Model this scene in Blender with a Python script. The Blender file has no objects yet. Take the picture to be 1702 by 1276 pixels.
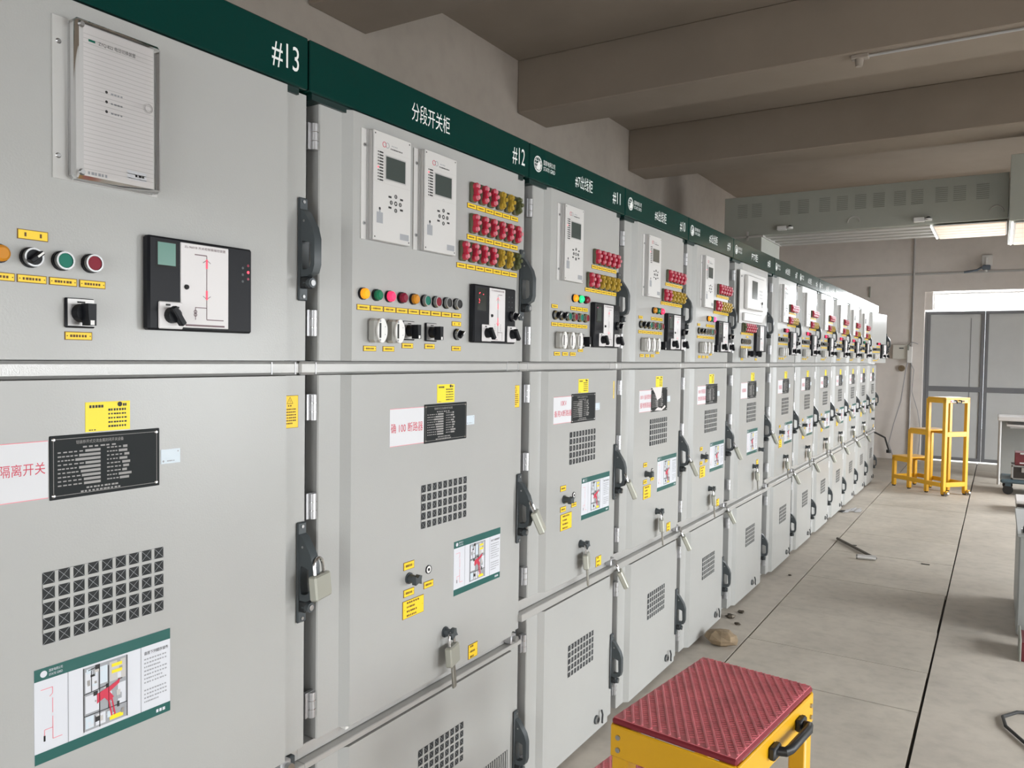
import bpy, math, random
from mathutils import Vector, Matrix, Euler
random.seed(7)
S = bpy.context.scene
COL = S.collection
PI = math.pi

# ------------------------------------------------------------------ materials
def lin(c):
    return tuple((v / 12.92 if v <= .04045 else ((v + .055) / 1.055) ** 2.4) for v in c)
def hexc(h):
    return lin(tuple(int(h[i:i + 2], 16) / 255 for i in (0, 2, 4)))
MATS = {}
def mat(name, col, rough=.5, metal=0, spec=.5, emit=0, noise=0, nscale=8, bump=0, bscale=300, coat=0, ecol=None, noise2=0, dark=None):
    m = bpy.data.materials.new(name); m.use_nodes = True
    nt = m.node_tree; b = nt.nodes['Principled BSDF']
    c = hexc(col) if isinstance(col, str) else col
    b.inputs['Base Color'].default_value = (*c, 1)
    b.inputs['Roughness'].default_value = rough
    b.inputs['Metallic'].default_value = metal
    b.inputs['Specular IOR Level'].default_value = spec
    b.inputs['Coat Weight'].default_value = coat
    if emit:
        e = hexc(ecol) if ecol else c
        b.inputs['Emission Color'].default_value = (*e, 1)
        b.inputs['Emission Strength'].default_value = emit
    tc = None
    if noise or bump:
        tc = nt.nodes.new('ShaderNodeTexCoord')
    if noise:
        n = nt.nodes.new('ShaderNodeTexNoise'); n.inputs['Scale'].default_value = nscale
        n.inputs['Detail'].default_value = 8; n.inputs['Roughness'].default_value = .62
        r = nt.nodes.new('ShaderNodeValToRGB')
        r.color_ramp.elements[0].position = .3; r.color_ramp.elements[1].position = .7
        d = hexc(dark) if dark else tuple(v * (1 - noise) for v in c)
        r.color_ramp.elements[0].color = (*d, 1)
        r.color_ramp.elements[1].color = (*[min(1, v * (1 + noise * .5)) for v in c], 1)
        nt.links.new(tc.outputs['Object'], n.inputs['Vector'])
        nt.links.new(n.outputs['Fac'], r.inputs['Fac'])
        nt.links.new(r.outputs['Color'], b.inputs['Base Color'])
        if noise2:
            n2 = nt.nodes.new('ShaderNodeTexNoise'); n2.inputs['Scale'].default_value = nscale * 9
            n2.inputs['Detail'].default_value = 6
            mx = nt.nodes.new('ShaderNodeMix'); mx.data_type = 'RGBA'; mx.blend_type = 'MULTIPLY'
            r2 = nt.nodes.new('ShaderNodeValToRGB')
            r2.color_ramp.elements[0].position = .25; r2.color_ramp.elements[1].position = .55
            g = 1 - noise2
            r2.color_ramp.elements[0].color = (g, g, g, 1); r2.color_ramp.elements[1].color = (1, 1, 1, 1)
            mx.inputs['Factor'].default_value = 1
            nt.links.new(tc.outputs['Object'], n2.inputs['Vector'])
            nt.links.new(n2.outputs['Fac'], r2.inputs['Fac'])
            nt.links.new(r.outputs['Color'], mx.inputs['A']); nt.links.new(r2.outputs['Color'], mx.inputs['B'])
            nt.links.new(mx.outputs['Result'], b.inputs['Base Color'])
    if bump:
        n = nt.nodes.new('ShaderNodeTexNoise'); n.inputs['Scale'].default_value = bscale
        n.inputs['Detail'].default_value = 3
        bp = nt.nodes.new('ShaderNodeBump'); bp.inputs['Strength'].default_value = bump
        bp.inputs['Distance'].default_value = .002
        nt.links.new(tc.outputs['Object'], n.inputs['Vector'])
        nt.links.new(n.outputs['Fac'], bp.inputs['Height'])
        nt.links.new(bp.outputs['Normal'], b.inputs['Normal'])
    MATS[name] = m
    return m
mat('cabinet_paint', (.412, .414, .401), .27, bump=.10, bscale=260, noise=.03, nscale=2)
mat('frame_paint', (.36, .37, .375), .38, bump=.1, bscale=260)
mat('rail_metal', (.47, .465, .45), .32, metal=.25, bump=.25, bscale=420)
mat('gap_shade', (.10, .106, .115), .6)
mat('header_green', (.0025, .034, .028), .17, spec=.22)
mat('header_edge', (.003, .02, .018), .4)
mat('lettering', (.82, .84, .82), .5)
mat('handle_plastic', (.055, .066, .072), .36)
mat('handle_dark', (.010, .012, .014), .45)
mat('chrome', (.60, .60, .60), .22, metal=1)
mat('ring_metal', (.36, .36, .36), .3, metal=1)
mat('socket_metal', (.80, .80, .80), .3, metal=.35)
mat('steel', (.42, .42, .42), .35, metal=1)
mat('galvanised', (.52, .52, .53), .42, metal=.8, noise=.12, nscale=30)
mat('black_plastic', (.009, .010, .013), .42, spec=.22)
mat('matt_black', (.006, .006, .006), .7)
mat('mesh_dark', (.012, .014, .015), .7)
mat('yellow_label', 'f6cf24', .45)
mat('yellow_sticker', 'f4dc1c', .45)
mat('label_edge', (.20, .10, .01), .6)
mat('label_text', (.12, .055, .01), .6)
mat('print_black', (.02, .02, .02), .6)
mat('print_grey', (.33, .34, .36), .6)
mat('plate_black', (.014, .017, .018), .5, spec=.15)
mat('plate_print', (.30, .29, .28), .5)
mat('white_plastic', (.80, .79, .77), .35)
mat('unit_face', (.60, .59, .575), .38)
mat('bracket_paint', (.50, .495, .48), .4)
mat('unit_line', (.52, .50, .48), .5)
mat('unit_side', (.46, .455, .45), .35, metal=.3)
mat('sign_white', (.66, .675, .72), .35)
mat('sign_green', (.010, .10, .088), .35)
mat('sign_pink', (.85, .25, .30), .5)
mat('red_text', (.58, .03, .07), .5)
mat('lcd_green', (.11, .235, .195), .25, emit=.12)
mat('lcd_dark', (.026, .030, .026), .15)
mat('lcd_grey', (.06, .075, .07), .15)
mat('led_red', (.9, .03, .06), .3, emit=3)
mat('mimic_red', (.85, .05, .1), .4, emit=.7)
mat('mimic_white', (.70, .68, .68), .4)
mat('mimic_line', (.16, .10, .11), .5)
mat('lens_amber', (.60, .24, .015), .18)
mat('lens_amber_lit', (.90, .34, .012), .18, emit=.55)
mat('lens_green', (.01, .18, .085), .18)
mat('lens_green_lit', (.02, .75, .25), .18, emit=.8)
mat('lens_red', (.22, .012, .035), .18)
mat('lens_red_lit', (.95, .03, .10), .18, emit=1.1)
mat('lens_pink_lit', (.95, .12, .35), .18, emit=.9)
mat('button_green', (.004, .17, .115), .45, spec=.25)
mat('button_red', (.22, .007, .022), .45, spec=.25)
mat('button_black', (.012, .012, .012), .35)
mat('knob_red', (.46, .020, .05), .25)
mat('knob_pink', (.62, .20, .24), .3)
mat('knob_olive', (.075, .085, .030), .35)
mat('knob_yellow', (.50, .34, .045), .28, metal=.3)
mat('link_base', (.10, .10, .06), .5)
mat('terminal_grey', (.40, .395, .37), .45)
mat('padlock_metal', (.40, .40, .345), .42, metal=.35)
mat('padlock_side', (.25, .24, .21), .38, metal=.6)
mat('paper_white', (.68, .685, .71), .6)
mat('lined_paper', (.70, .67, .655), .55)
mat('tag_blue', (.60, .68, .74), .4)
mat('stool_yellow', (.70, .37, .008), .36, noise=.05, nscale=5)
mat('tread_red', (.72, .19, .22), .42, bump=.3, bscale=120, noise=.22, nscale=14)
mat('tread_dark', (.20, .012, .022), .6)
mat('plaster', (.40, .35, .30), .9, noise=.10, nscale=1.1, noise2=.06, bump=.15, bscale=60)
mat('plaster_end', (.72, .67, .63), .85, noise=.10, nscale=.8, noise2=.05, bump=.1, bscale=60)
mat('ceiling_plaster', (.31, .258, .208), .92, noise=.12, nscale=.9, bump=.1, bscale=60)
mat('concrete', (.50, .455, .395), .75, noise=.2, nscale=1.4, noise2=.14, bump=.15, bscale=90)
mat('concrete_plate', (.51, .465, .40), .75, noise=.2, nscale=1.7, noise2=.13, bump=.15, bscale=90)
mat('joint_dark', (.05, .047, .043), .9)
mat('outdoor_ground', (.6, .58, .54), .9)
mat('door_steel', (.48, .485, .48), .45, noise=.05, nscale=3)
mat('door_dark', (.17, .172, .18), .6, spec=.2)
mat('window_white', (.78, .77, .75), .5)
mat('duct_paint', (.40, .41, .36), .45, noise=.04, nscale=3)
mat('duct_dark', (.28, .29, .25), .6)
mat('duct_rib', (.52, .50, .47), .45)
mat('panel_glow', (.30, .27, .23), .5, emit=.68, ecol='ffdfc0')
mat('edge_glow', (.95, .95, .92), .4, emit=1.3)
mat('cream_box', (.62, .60, .54), .5)
mat('pipe_grey', (.45, .44, .43), .5)
mat('cable_grey', (.34, .33, .34), .5)
mat('fixture_blue', (.12, .15, .19), .45)
mat('stone', (.27, .20, .125), .85, noise=.35, nscale=18, bump=.6, bscale=40)
mat('rod_iron', (.10, .085, .065), .5, metal=.6, noise=.3, nscale=30)
mat('trolley_blue', (.07, .11, .135), .4)
mat('rubber', (.022, .022, .022), .7)
mat('case_black', (.022, .016, .014), .5)
mat('case_metal', (.36, .35, .34), .35, metal=.8)
mat('toolbox_red', (.13, .014, .022), .4)
mat('table_white', (.62, .60, .59), .35)
mat('machine_grey', (.30, .31, .30), .45, noise=.06, nscale=6)
def glassy(name, tint, gl):
    m = bpy.data.materials.new(name); m.use_nodes = True; nt = m.node_tree
    nt.nodes.clear()
    o = nt.nodes.new('ShaderNodeOutputMaterial'); mx = nt.nodes.new('ShaderNodeMixShader')
    t = nt.nodes.new('ShaderNodeBsdfTransparent'); g = nt.nodes.new('ShaderNodeBsdfGlossy')
    t.inputs['Color'].default_value = (*tint, 1); g.inputs['Roughness'].default_value = .12
    f = nt.nodes.new('ShaderNodeFresnel'); f.inputs['IOR'].default_value = gl
    nt.links.new(f.outputs[0], mx.inputs[0]); nt.links.new(t.outputs[0], mx.inputs[1])
    nt.links.new(g.outputs[0], mx.inputs[2]); nt.links.new(mx.outputs[0], o.inputs[0])
    MATS[name] = m
glassy('clear_cover', (.93, .93, .93), 1.5)
glassy('window_glass', (.97, .97, .97), 1.45)

# ------------------------------------------------------------------ mesh builder
GLY = {}
def glyphs(s):
    if s in GLY: return GLY[s]
    cu = bpy.data.curves.new('t', 'FONT'); cu.body = s; cu.resolution_u = 3; cu.size = 1
    ob = bpy.data.objects.new('t', cu); COL.objects.link(ob)
    bpy.context.view_layer.update()
    dg = bpy.context.evaluated_depsgraph_get(); ev = ob.evaluated_get(dg); me = ev.to_mesh()
    v = [(p.co.x, p.co.y) for p in me.vertices]; f = [tuple(p.vertices) for p in me.polygons]
    ev.to_mesh_clear(); bpy.data.objects.remove(ob); bpy.data.curves.remove(cu)
    if not v: GLY[s] = None; return None
    x0 = min(a for a, b in v); x1 = max(a for a, b in v); y0 = min(b for a, b in v); y1 = max(b for a, b in v)
    GLY[s] = ([((a - x0) / (x1 - x0 + 1e-9), (b - y0) / (y1 - y0 + 1e-9)) for a, b in v], f)
    return GLY[s]

class MB:
    def __init__(s): s.v = []; s.f = []; s.m = []; s.names = []; s.sm = []; s.M = None
    def _mi(s, m):
        if m not in s.names: s.names.append(m)
        return s.names.index(m)
    def add(s, vs, fs, m, smooth=False):
        o = len(s.v)
        if s.M is not None: vs = [tuple(s.M @ Vector(p)) for p in vs]
        s.v += vs; i = s._mi(m)
        for f in fs: s.f.append(tuple(a + o for a in f)); s.m.append(i); s.sm.append(smooth)
        return s
    def box(s, x0, x1, y0, y1, z0, z1, m, c=0):
        if x0 > x1: x0, x1 = x1, x0
        if y0 > y1: y0, y1 = y1, y0
        if z0 > z1: z0, z1 = z1, z0
        if c <= 0:
            vs = [(x, y, z) for x in (x0, x1) for y in (y0, y1) for z in (z0, z1)]
            return s.add(vs, [(0, 1, 3, 2), (4, 6, 7, 5), (0, 4, 5, 1), (2, 3, 7, 6), (0, 2, 6, 4), (1, 5, 7, 3)], m)
        c = min(c, (x1 - x0) * .49, (y1 - y0) * .49, (z1 - z0) * .49)
        vs = []; 
        X = (x0, x1); Y = (y0, y1); Z = (z0, z1); sg = (1, -1)
        for i in (0, 1):
            for j in (0, 1):
                for k in (0, 1):
                    vs += [(X[i], Y[j] + sg[j] * c, Z[k] + sg[k] * c), (X[i] + sg[i] * c, Y[j], Z[k] + sg[k] * c), (X[i] + sg[i] * c, Y[j] + sg[j] * c, Z[k])]
        def I(i, j, k, a): return (i * 4 + j * 2 + k) * 3 + a
        fs = []
        for i in (0, 1):
            q = [I(i, 0, 0, 0), I(i, 1, 0, 0), I(i, 1, 1, 0), I(i, 0, 1, 0)]; fs.append(q if i else q[::-1])
            q = [I(0, i, 0, 1), I(0, i, 1, 1), I(1, i, 1, 1), I(1, i, 0, 1)]; fs.append(q if i else q[::-1])
            q = [I(0, 0, i, 2), I(1, 0, i, 2), I(1, 1, i, 2), I(0, 1, i, 2)]; fs.append(q if i else q[::-1])
        for i in (0, 1):
            for j in (0, 1):
                q = [I(i, j, 0, 0), I(i, j, 1, 0), I(i, j, 1, 1), I(i, j, 0, 1)]; fs.append(q[::-1] if i ^ j else q)
                q = [I(i, 0, j, 0), I(i, 0, j, 2), I(i, 1, j, 2), I(i, 1, j, 0)]; fs.append(q[::-1] if i ^ j else q)
                q = [I(0, i, j, 1), I(1, i, j, 1), I(1, i, j, 2), I(0, i, j, 2)]; fs.append(q[::-1] if i ^ j else q)
        for i in (0, 1):
            for j in (0, 1):
                for k in (0, 1): fs.append((I(i, j, k, 0), I(i, j, k, 1), I(i, j, k, 2)))
        return s.add(vs, fs, m)
    def cyl(s, p, d, r, h, m, n=16, r2=None, cap=True, capm=None):
        r2 = r if r2 is None else r2
        d = Vector(d).normalized(); a = d.orthogonal().normalized(); b = d.cross(a); p = Vector(p)
        vs = []
        for t, rr in ((0, r), (h, r2)):
            for i in range(n):
                w = 2 * PI * i / n
                vs.append(tuple(p + d * t + (a * math.cos(w) + b * math.sin(w)) * rr))
        s.add(vs, [(i, (i + 1) % n, n + (i + 1) % n, n + i) for i in range(n)], m, True)
        if cap: s.add(vs, [tuple(range(n))[::-1], tuple(range(n, 2 * n))], capm or m)
        return s
    def ring(s, p, d, r0, r1, h, m, n=20):
        d = Vector(d).normalized(); a = d.orthogonal().normalized(); b = d.cross(a); p = Vector(p); vs = []
        for t, rr in ((0, r1), (h, r1), (h, r0), (0, r0)):
            for i in range(n):
                w = 2 * PI * i / n; vs.append(tuple(p + d * t + (a * math.cos(w) + b * math.sin(w)) * rr))
        fs = []
        for k in range(4):
            for i in range(n):
                j = (i + 1) % n; k2 = (k + 1) % 4
                fs.append((k * n + i, k * n + j, k2 * n + j, k2 * n + i))
        return s.add(vs, fs, m, True)
    def tube(s, pts, r, m, n=8, closed=False):
        pts = [Vector(p) for p in pts]; N = len(pts); vs = []; up = None
        for i, p in enumerate(pts):
            if closed: t = pts[(i + 1) % N] - pts[i - 1]
            else: t = pts[min(i + 1, N - 1)] - pts[max(i - 1, 0)]
            t.normalize()
            if up is None: up = t.orthogonal().normalized()
            up = (up - t * up.dot(t))
            up = up.normalized() if up.length > 1e-6 else t.orthogonal().normalized()
            b = t.cross(up)
            for k in range(n):
                w = 2 * PI * k / n; vs.append(tuple(p + (up * math.cos(w) + b * math.sin(w)) * r))
        fs = [(i * n + k, i * n + (k + 1) % n, ((i + 1) % N) * n + (k + 1) % n, ((i + 1) % N) * n + k) for i in range(N if closed else N - 1) for k in range(n)]
        s.add(vs, fs, m, True)
        if not closed: s.add(vs, [tuple(range(n))[::-1], tuple(range((N - 1) * n, N * n))], m)
        return s
    def prism(s, poly, ax, a0, a1, m, smooth=False):
        # poly 2D in the two other axes (cyclic order), extruded along ax
        def P(a, b, t):
            return {'x': (t, a, b), 'y': (b, t, a), 'z': (a, b, t)}[ax]
        n = len(poly); vs = [P(a, b, a0) for a, b in poly] + [P(a, b, a1) for a, b in poly]
        ar = sum(poly[i][0] * poly[(i + 1) % n][1] - poly[(i + 1) % n][0] * poly[i][1] for i in range(n))
        fs = [(i, (i + 1) % n, n + (i + 1) % n, n + i) for i in range(n)]; cp = [tuple(range(n))[::-1], tuple(range(n, 2 * n))]
        if ar < 0: fs = [f[::-1] for f in fs]; cp = [f[::-1] for f in cp]
        s.add(vs, fs, m, smooth); return s.add(vs, cp, m)
    def loop(s, outer, inner, ax, a0, a1, m):
        def P(a, b, t): return {'x': (t, a, b), 'y': (b, t, a), 'z': (a, b, t)}[ax]
        n = len(outer); vs = [P(a, b, t) for t in (a0, a1) for pl in (outer, inner) for a, b in pl]
        fs = []
        for i in range(n):
            j = (i + 1) % n
            fs += [(i, j, n + j, n + i), (2 * n + j, 2 * n + i, 3 * n + i, 3 * n + j), (j, i, 2 * n + i, 2 * n + j), (n + i, n + j, 3 * n + j, 3 * n + i)]
        return s.add(vs, fs, m)
    # flat print on a +X facing surface at depth n
    def rect(s, n, u0, u1, z0, z1, m):
        return s.add([(n, u0, z0), (n, u1, z0), (n, u1, z1), (n, u0, z1)], [(0, 1, 2, 3)], m)
    def text(s, t, n, u0, u1, z0, z1, m):
        g = glyphs(t)
        if g: s.add([(n, u0 + a * (u1 - u0), z0 + b * (z1 - z0)) for a, b in g[0]], g[1], m)
        return s
    def line(s, n, u0, z0, u1, z1, w, m):
        d = Vector((u1 - u0, z1 - z0)); d.normalize(); p = Vector((-d.y, d.x)) * w / 2
        return s.add([(n, u0 - p.x, z0 - p.y), (n, u1 - p.x, z1 - p.y), (n, u1 + p.x, z1 + p.y), (n, u0 + p.x, z0 + p.y)], [(0, 1, 2, 3)], m)
    def disc(s, n, u, z, r, m, k=16):
        return s.add([(n, u + r * math.cos(2 * PI * i / k), z + r * math.sin(2 * PI * i / k)) for i in range(k)], [tuple(range(k))], m)
    def dashes(s, n, u0, u1, z, h, m, rnd, k=5):
        w = (u1 - u0) / k
        for i in range(k):
            s.rect(n, u0 + i * w, u0 + i * w + w * rnd.uniform(.55, .85), z - h / 2, z + h / 2, m)
    def mesh(s, name):
        me = bpy.data.meshes.new(name); me.from_pydata(s.v, [], s.f)
        for nm in s.names: me.materials.append(MATS[nm])
        me.polygons.foreach_set('material_index', s.m)
        me.polygons.foreach_set('use_smooth', s.sm); me.update()
        if any(s.sm): me.set_sharp_from_angle(angle=math.radians(40))
        return me
    def build(s, name, parent=None, loc=(0, 0, 0), rot=None):
        return put(name, s.mesh(name), parent, loc, rot)
def put(name, me, parent=None, loc=(0, 0, 0), rot=None):
    o = bpy.data.objects.new(name, me); COL.objects.link(o); o.location = loc
    if rot: o.rotation_euler = rot
    if parent: o.parent = parent
    return o
def tag(o, label, cat, group=None, kind=None):
    o['label'] = label; o['category'] = cat
    if group: o['group'] = group
    if kind: o['kind'] = kind
    return o
def empty(name, loc, rot=None):
    o = bpy.data.objects.new(name, None); COL.objects.link(o); o.location = loc; o.empty_display_size = .1
    if rot: o.rotation_euler = rot
    return o
def struct(o): o['kind'] = 'structure'; return o
CACHE = {}
def part(name, parent, key, fn, loc, rot=None, label=None):
    if key not in CACHE:
        b = MB(); fn(b); CACHE[key] = b.mesh(name)
    o = put(name, CACHE[key], parent, loc, rot)
    if label: o['label'] = label
    return o

# ------------------------------------------------------------------ camera
CAM = bpy.data.cameras.new('camera'); co = bpy.data.objects.new('camera', CAM); COL.objects.link(co)
F, YAW, PITCH, ROLL = 1302.19, .5568, -.0351, .0140
CAM.sensor_fit = 'HORIZONTAL'; CAM.sensor_width = 36; CAM.lens = 36 * F / 1702; CAM.clip_start = .05
fw = Vector((-math.sin(YAW) * math.cos(PITCH), math.cos(YAW) * math.cos(PITCH), math.sin(PITCH)))
rt = Vector((math.cos(YAW), math.sin(YAW), 0)); up = rt.cross(fw)
r_ = rt * math.cos(ROLL) + up * math.sin(ROLL); u_ = -rt * math.sin(ROLL) + up * math.cos(ROLL)
R = Matrix((r_, u_, -fw)).transposed().to_4x4(); R.translation = Vector((1.378, 0, 1.5727))
co.matrix_world = R
S.camera = co

# ------------------------------------------------------------------ room shell
XL, XR, YB, YE, ZC = -2.2, 4.8, -4.0, 14.05, 4.1
b = MB()
b.box(XL, XR, YB, YE + .6, -.12, -.03, 'joint_dark')
b.box(XL, .204, YB, YE + .3, -.03, 0, 'concrete')
b.box(1.124, XR, YB, YE + .3, -.03, 0, 'concrete')
ys = [YB, -2.2, -.6, 1.1, 2.55, 3.92, 4.445, 5.15, 6.0, 6.93, 7.75, 8.75, 9.45, 9.94, 10.9, 12.2, YE + .3]
for a, c in zip(ys, ys[1:]):
    jl = random.uniform(0, .004); jr = random.uniform(0, .007)
    b.box(.212 + jl, 1.116 - jr, a + .0025, c - .0035, -.03, random.uniform(-.002, .0), 'concrete_plate')
b.box(XL, XR, YE + .3, YE + 8, -.1, -.02, 'outdoor_ground')
struct(b.build('floor'))
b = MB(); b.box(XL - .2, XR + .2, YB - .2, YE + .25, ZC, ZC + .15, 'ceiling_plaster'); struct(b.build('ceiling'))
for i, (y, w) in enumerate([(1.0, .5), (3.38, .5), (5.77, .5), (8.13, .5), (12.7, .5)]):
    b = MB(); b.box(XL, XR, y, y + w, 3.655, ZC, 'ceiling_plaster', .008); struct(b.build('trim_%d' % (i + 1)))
b = MB(); b.box(XL - .2, XL, YB - .2, YE + .25, -.1, ZC, 'plaster'); struct(b.build('wall_left'))
b = MB(); b.box(XL, .4, YB - .2, YB, -.1, ZC, 'plaster'); b.box(3.6, XR, YB - .2, YB, -.1, ZC, 'plaster'); b.box(.4, 3.6, YB - .2, YB, 2.5, ZC, 'plaster')
struct(b.build('wall_back'))
b = MB()
for x0, x1 in ((.4, .48), (3.52, 3.6)): b.box(x0, x1, YB - .15, YB - .05, 0, 2.5, 'door_dark', .004)
b.box(.48, 3.52, YB - .15, YB - .05, 2.42, 2.5, 'door_dark', .004); struct(b.build('door_2'))
# end wall with the doorway and the gap of daylight above the door
DX0, DX1 = .33, 2.15
b = MB()
b.box(XL, DX0, YE, YE + .25, -.1, ZC, 'plaster_end'); b.box(DX1, XR, YE, YE + .25, -.1, ZC, 'plaster_end')
b.box(DX0, DX1, YE, YE + .25, 2.69, ZC, 'plaster_end')
struct(b.build('wall_end'))
b = MB()
b.box(.44, 1.79, YE + .17, YE + .22, 2.65, 2.675, 'window_white'); b.box(.44, .46, YE + .17, YE + .22, 2.42, 2.65, 'window_white')
b.box(DX0, .44, YE + .06, YE + .24, 2.41, 2.69, 'plaster_end'); b.box(1.79, DX1, YE + .06, YE + .24, 2.41, 2.69, 'plaster_end')
w1 = struct(b.build('window_1'))
b = MB(); b.box(.46, 1.79, YE + .19, YE + .194, 2.41, 2.65, 'window_glass'); b.build('pane', w1)
# steel double door
dr = struct(empty('door_1', (.36, YE + .2, .024)))
def leaf(x0, x1):
    b = MB()
    b.box(x0, x1, 0, .03, 0, 2.36, 'door_steel')
    for z0, z1 in ((0, .05), (1.09, 1.17), (2.31, 2.36)): b.box(x0, x1, -.018, 0, z0, z1, 'door_dark', .004)
    for xa in (x0, x1 - .05): b.box(xa, xa + .05, -.016, 0, 0, 2.36, 'door_dark', .004)
    b.box(x1 - .19, x1 - .183, -.004, 0, .06, 2.25, 'door_dark')
    return b
leaf(.0, .80).build('door_leaf', dr); leaf(.802, 1.79).build('door_leaf', dr)
b = MB(); b.box(-.03, 0, -.03, .05, -.035, 2.36, 'door_dark'); b.build('door_frame', dr)
# right wall with three tall windows (outside the frame)
WIN = [(.5, 2.5), (3.5, 5.7), (6.7, 8.9), (10.2, 12.6)]
WZ0, WZ1 = .2, 2.3
b = MB(); yy = YB - .2
for a, c in WIN:
    b.box(XR, XR + .22, yy, a, -.1, ZC, 'plaster'); b.box(XR, XR + .22, a, c, -.1, WZ0, 'plaster'); b.box(XR, XR + .22, a, c, WZ1, ZC, 'plaster'); yy = c
b.box(XR, XR + .22, yy, YE + .25, -.1, ZC, 'plaster'); struct(b.build('wall_right'))
for i, (a, c) in enumerate(WIN):
    b = MB(); xm = XR + .1; t = .04
    b.box(xm, xm + .05, a, a + t, WZ0, WZ1, 'window_white'); b.box(xm, xm + .05, c - t, c, WZ0, WZ1, 'window_white')
    b.box(xm, xm + .05, a + t, c - t, WZ0, WZ0 + t, 'window_white'); b.box(xm, xm + .05, a + t, c - t, WZ1 - t, WZ1, 'window_white')
    b.box(xm, xm + .05, (a + c) / 2 - .02, (a + c) / 2 + .02, WZ0 + t, WZ1 - t, 'window_white')
    w = struct(b.build('window_%d' % (i + 2)))
    b = MB(); b.box(xm + .02, xm + .024, a + t, c - t, WZ0 + t, WZ1 - t, 'window_glass'); b.build('pane', w)

# ------------------------------------------------------------------ cabinet components (local: x out of the door, y along the row, z up)
def c_lamp(lens):
    def fn(b):
        b.cyl((0, 0, 0), (1, 0, 0), .0155, .007, 'black_plastic', 20)
        b.cyl((.007, 0, 0), (1, 0, 0), .0138, .008, lens, 20, .0132)
        b.cyl((.015, 0, 0), (1, 0, 0), .0132, .004, lens, 20, .009)
    return fn
def c_button(face):
    def fn(b):
        b.cyl((0, 0, 0), (1, 0, 0), .0170, .006, 'black_plastic', 20)
        b.ring((.006, 0, 0), (1, 0, 0), .0127, .0156, .010, 'ring_metal')
        b.cyl((.004, 0, 0), (1, 0, 0), .0124, .010, face, 20)
    return fn
def c_selector(key=False):
    def fn(b):
        b.cyl((0, 0, 0), (1, 0, 0), .0170, .006, 'black_plastic', 20)
        b.ring((.006, 0, 0), (1, 0, 0), .0128, .0156, .009, 'ring_metal')
        b.cyl((.006, 0, 0), (1, 0, 0), .0124, .008, 'black_plastic', 20)
        b.M = Matrix.Rotation(-.85, 4, 'X')
        b.box(.014, .026, -.0035, .0035, -.013, .013, 'black_plastic', .001)
        b.box(.0262, .027, -.0016, .0016, .0, .012, 'white_plastic'); b.M = None
    return fn
def c_rotary(b):
    b.box(0, .006, -.026, .026, -.026, .026, 'black_plastic', .002)
    b.rect(.0064, -.0225, .0245, -.0225, .0245, 'case_metal')
    b.rect(.0068, -.006, .008, .0175, .0205, 'print_black'); b.rect(.0068, .012, .02, .0095, .0125, 'print_black')
    b.cyl((.006, 0, 0), (1, 0, 0), .0165, .016, 'black_plastic', 20, .015)
    b.prism([(-.007, .016), (.008, .016), (.0075, -.022), (-.005, -.022)], 'x', .02, .042, 'black_plastic')
    b.rect(.0424, -.003, .004, -.021, -.013, 'white_plastic')
def c_mini_rotary(b):
    b.box(0, .004, -.026, .026, -.026, .026, 'mimic_white', .003)
    b.rect(.0043, -.012, -.002, .018, .0215, 'print_black'); b.rect(.0043, .008, .017, .014, .0175, 'print_black')
    b.cyl((.004, 0, 0), (1, 0, 0), .0155, .014, 'black_plastic', 18, .014)
    b.M = Matrix.Rotation(.6, 4, 'X'); b.box(.016, .03, -.006, .006, -.022, .018, 'black_plastic', .002); b.M = None
def c_keyswitch(b):
    b.cyl((0, 0, 0), (1, 0, 0), .016, .004, 'handle_plastic', 16)
    b.cyl((.004, 0, 0), (1, 0, 0), .0125, .020, 'handle_plastic', 16, .011)
    b.prism([(-.013, .012), (-.004, .006), (.006, .013), (.015, .010), (.012, -.002), (.014, -.014), (.002, -.008), (-.012, -.013)], 'x', .022, .036, 'handle_plastic')
def c_keyhole(b):
    b.ring((0, 0, 0), (1, 0, 0), .0105, .0125, .003, 'black_plastic'); b.cyl((0, 0, 0), (1, 0, 0), .0105, .0025, 'white_plastic', 16)
    b.cyl((.0025, 0, 0), (1, 0, 0), .0045, .001, 'black_plastic', 12)
def c_link(c, hi):
    def fn(b):
        b.box(0, .012, -.014, .014, -.030, .030, 'link_base', .003)
        for z in (.017, -.017):
            b.cyl((.010, 0, z), (1, 0, 0), .0115, .012, c, 12, .0108)
            b.cyl((.022, 0, z), (1, 0, 0), .0080, .007, hi, 10, .0062)
        b.box(.010, .027, -.0065, .0065, -.014, .014, c, .002)
        b.cyl((.024, .003, .001), (1, 0, 0), .0078, .009, hi, 10, .006)
    return fn
def c_terminal(b):
    b.box(0, .030, -.0205, .0205, -.031, .031, 'terminal_grey', .007)
    b.prism([(.019 * math.cos(a) * 1.0, .030 * math.sin(a)) if abs(math.sin(a)) < .82 else (.019 * math.cos(a) * 1.1, .031 * math.sin(a)) for a in [2 * PI * i / 20 for i in range(20)]], 'x', .030, .0345, 'white_plastic')
    b.rect(.0349, -.0125, -.0055, -.019, .019, 'print_black')
    for z in (-.024, .024): b.disc(.0349, -.009, z, .003, 'print_grey', 10)
    for z in (-.01, .01): b.disc(.0349, .010, z, .0016, 'print_grey', 8)
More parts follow.
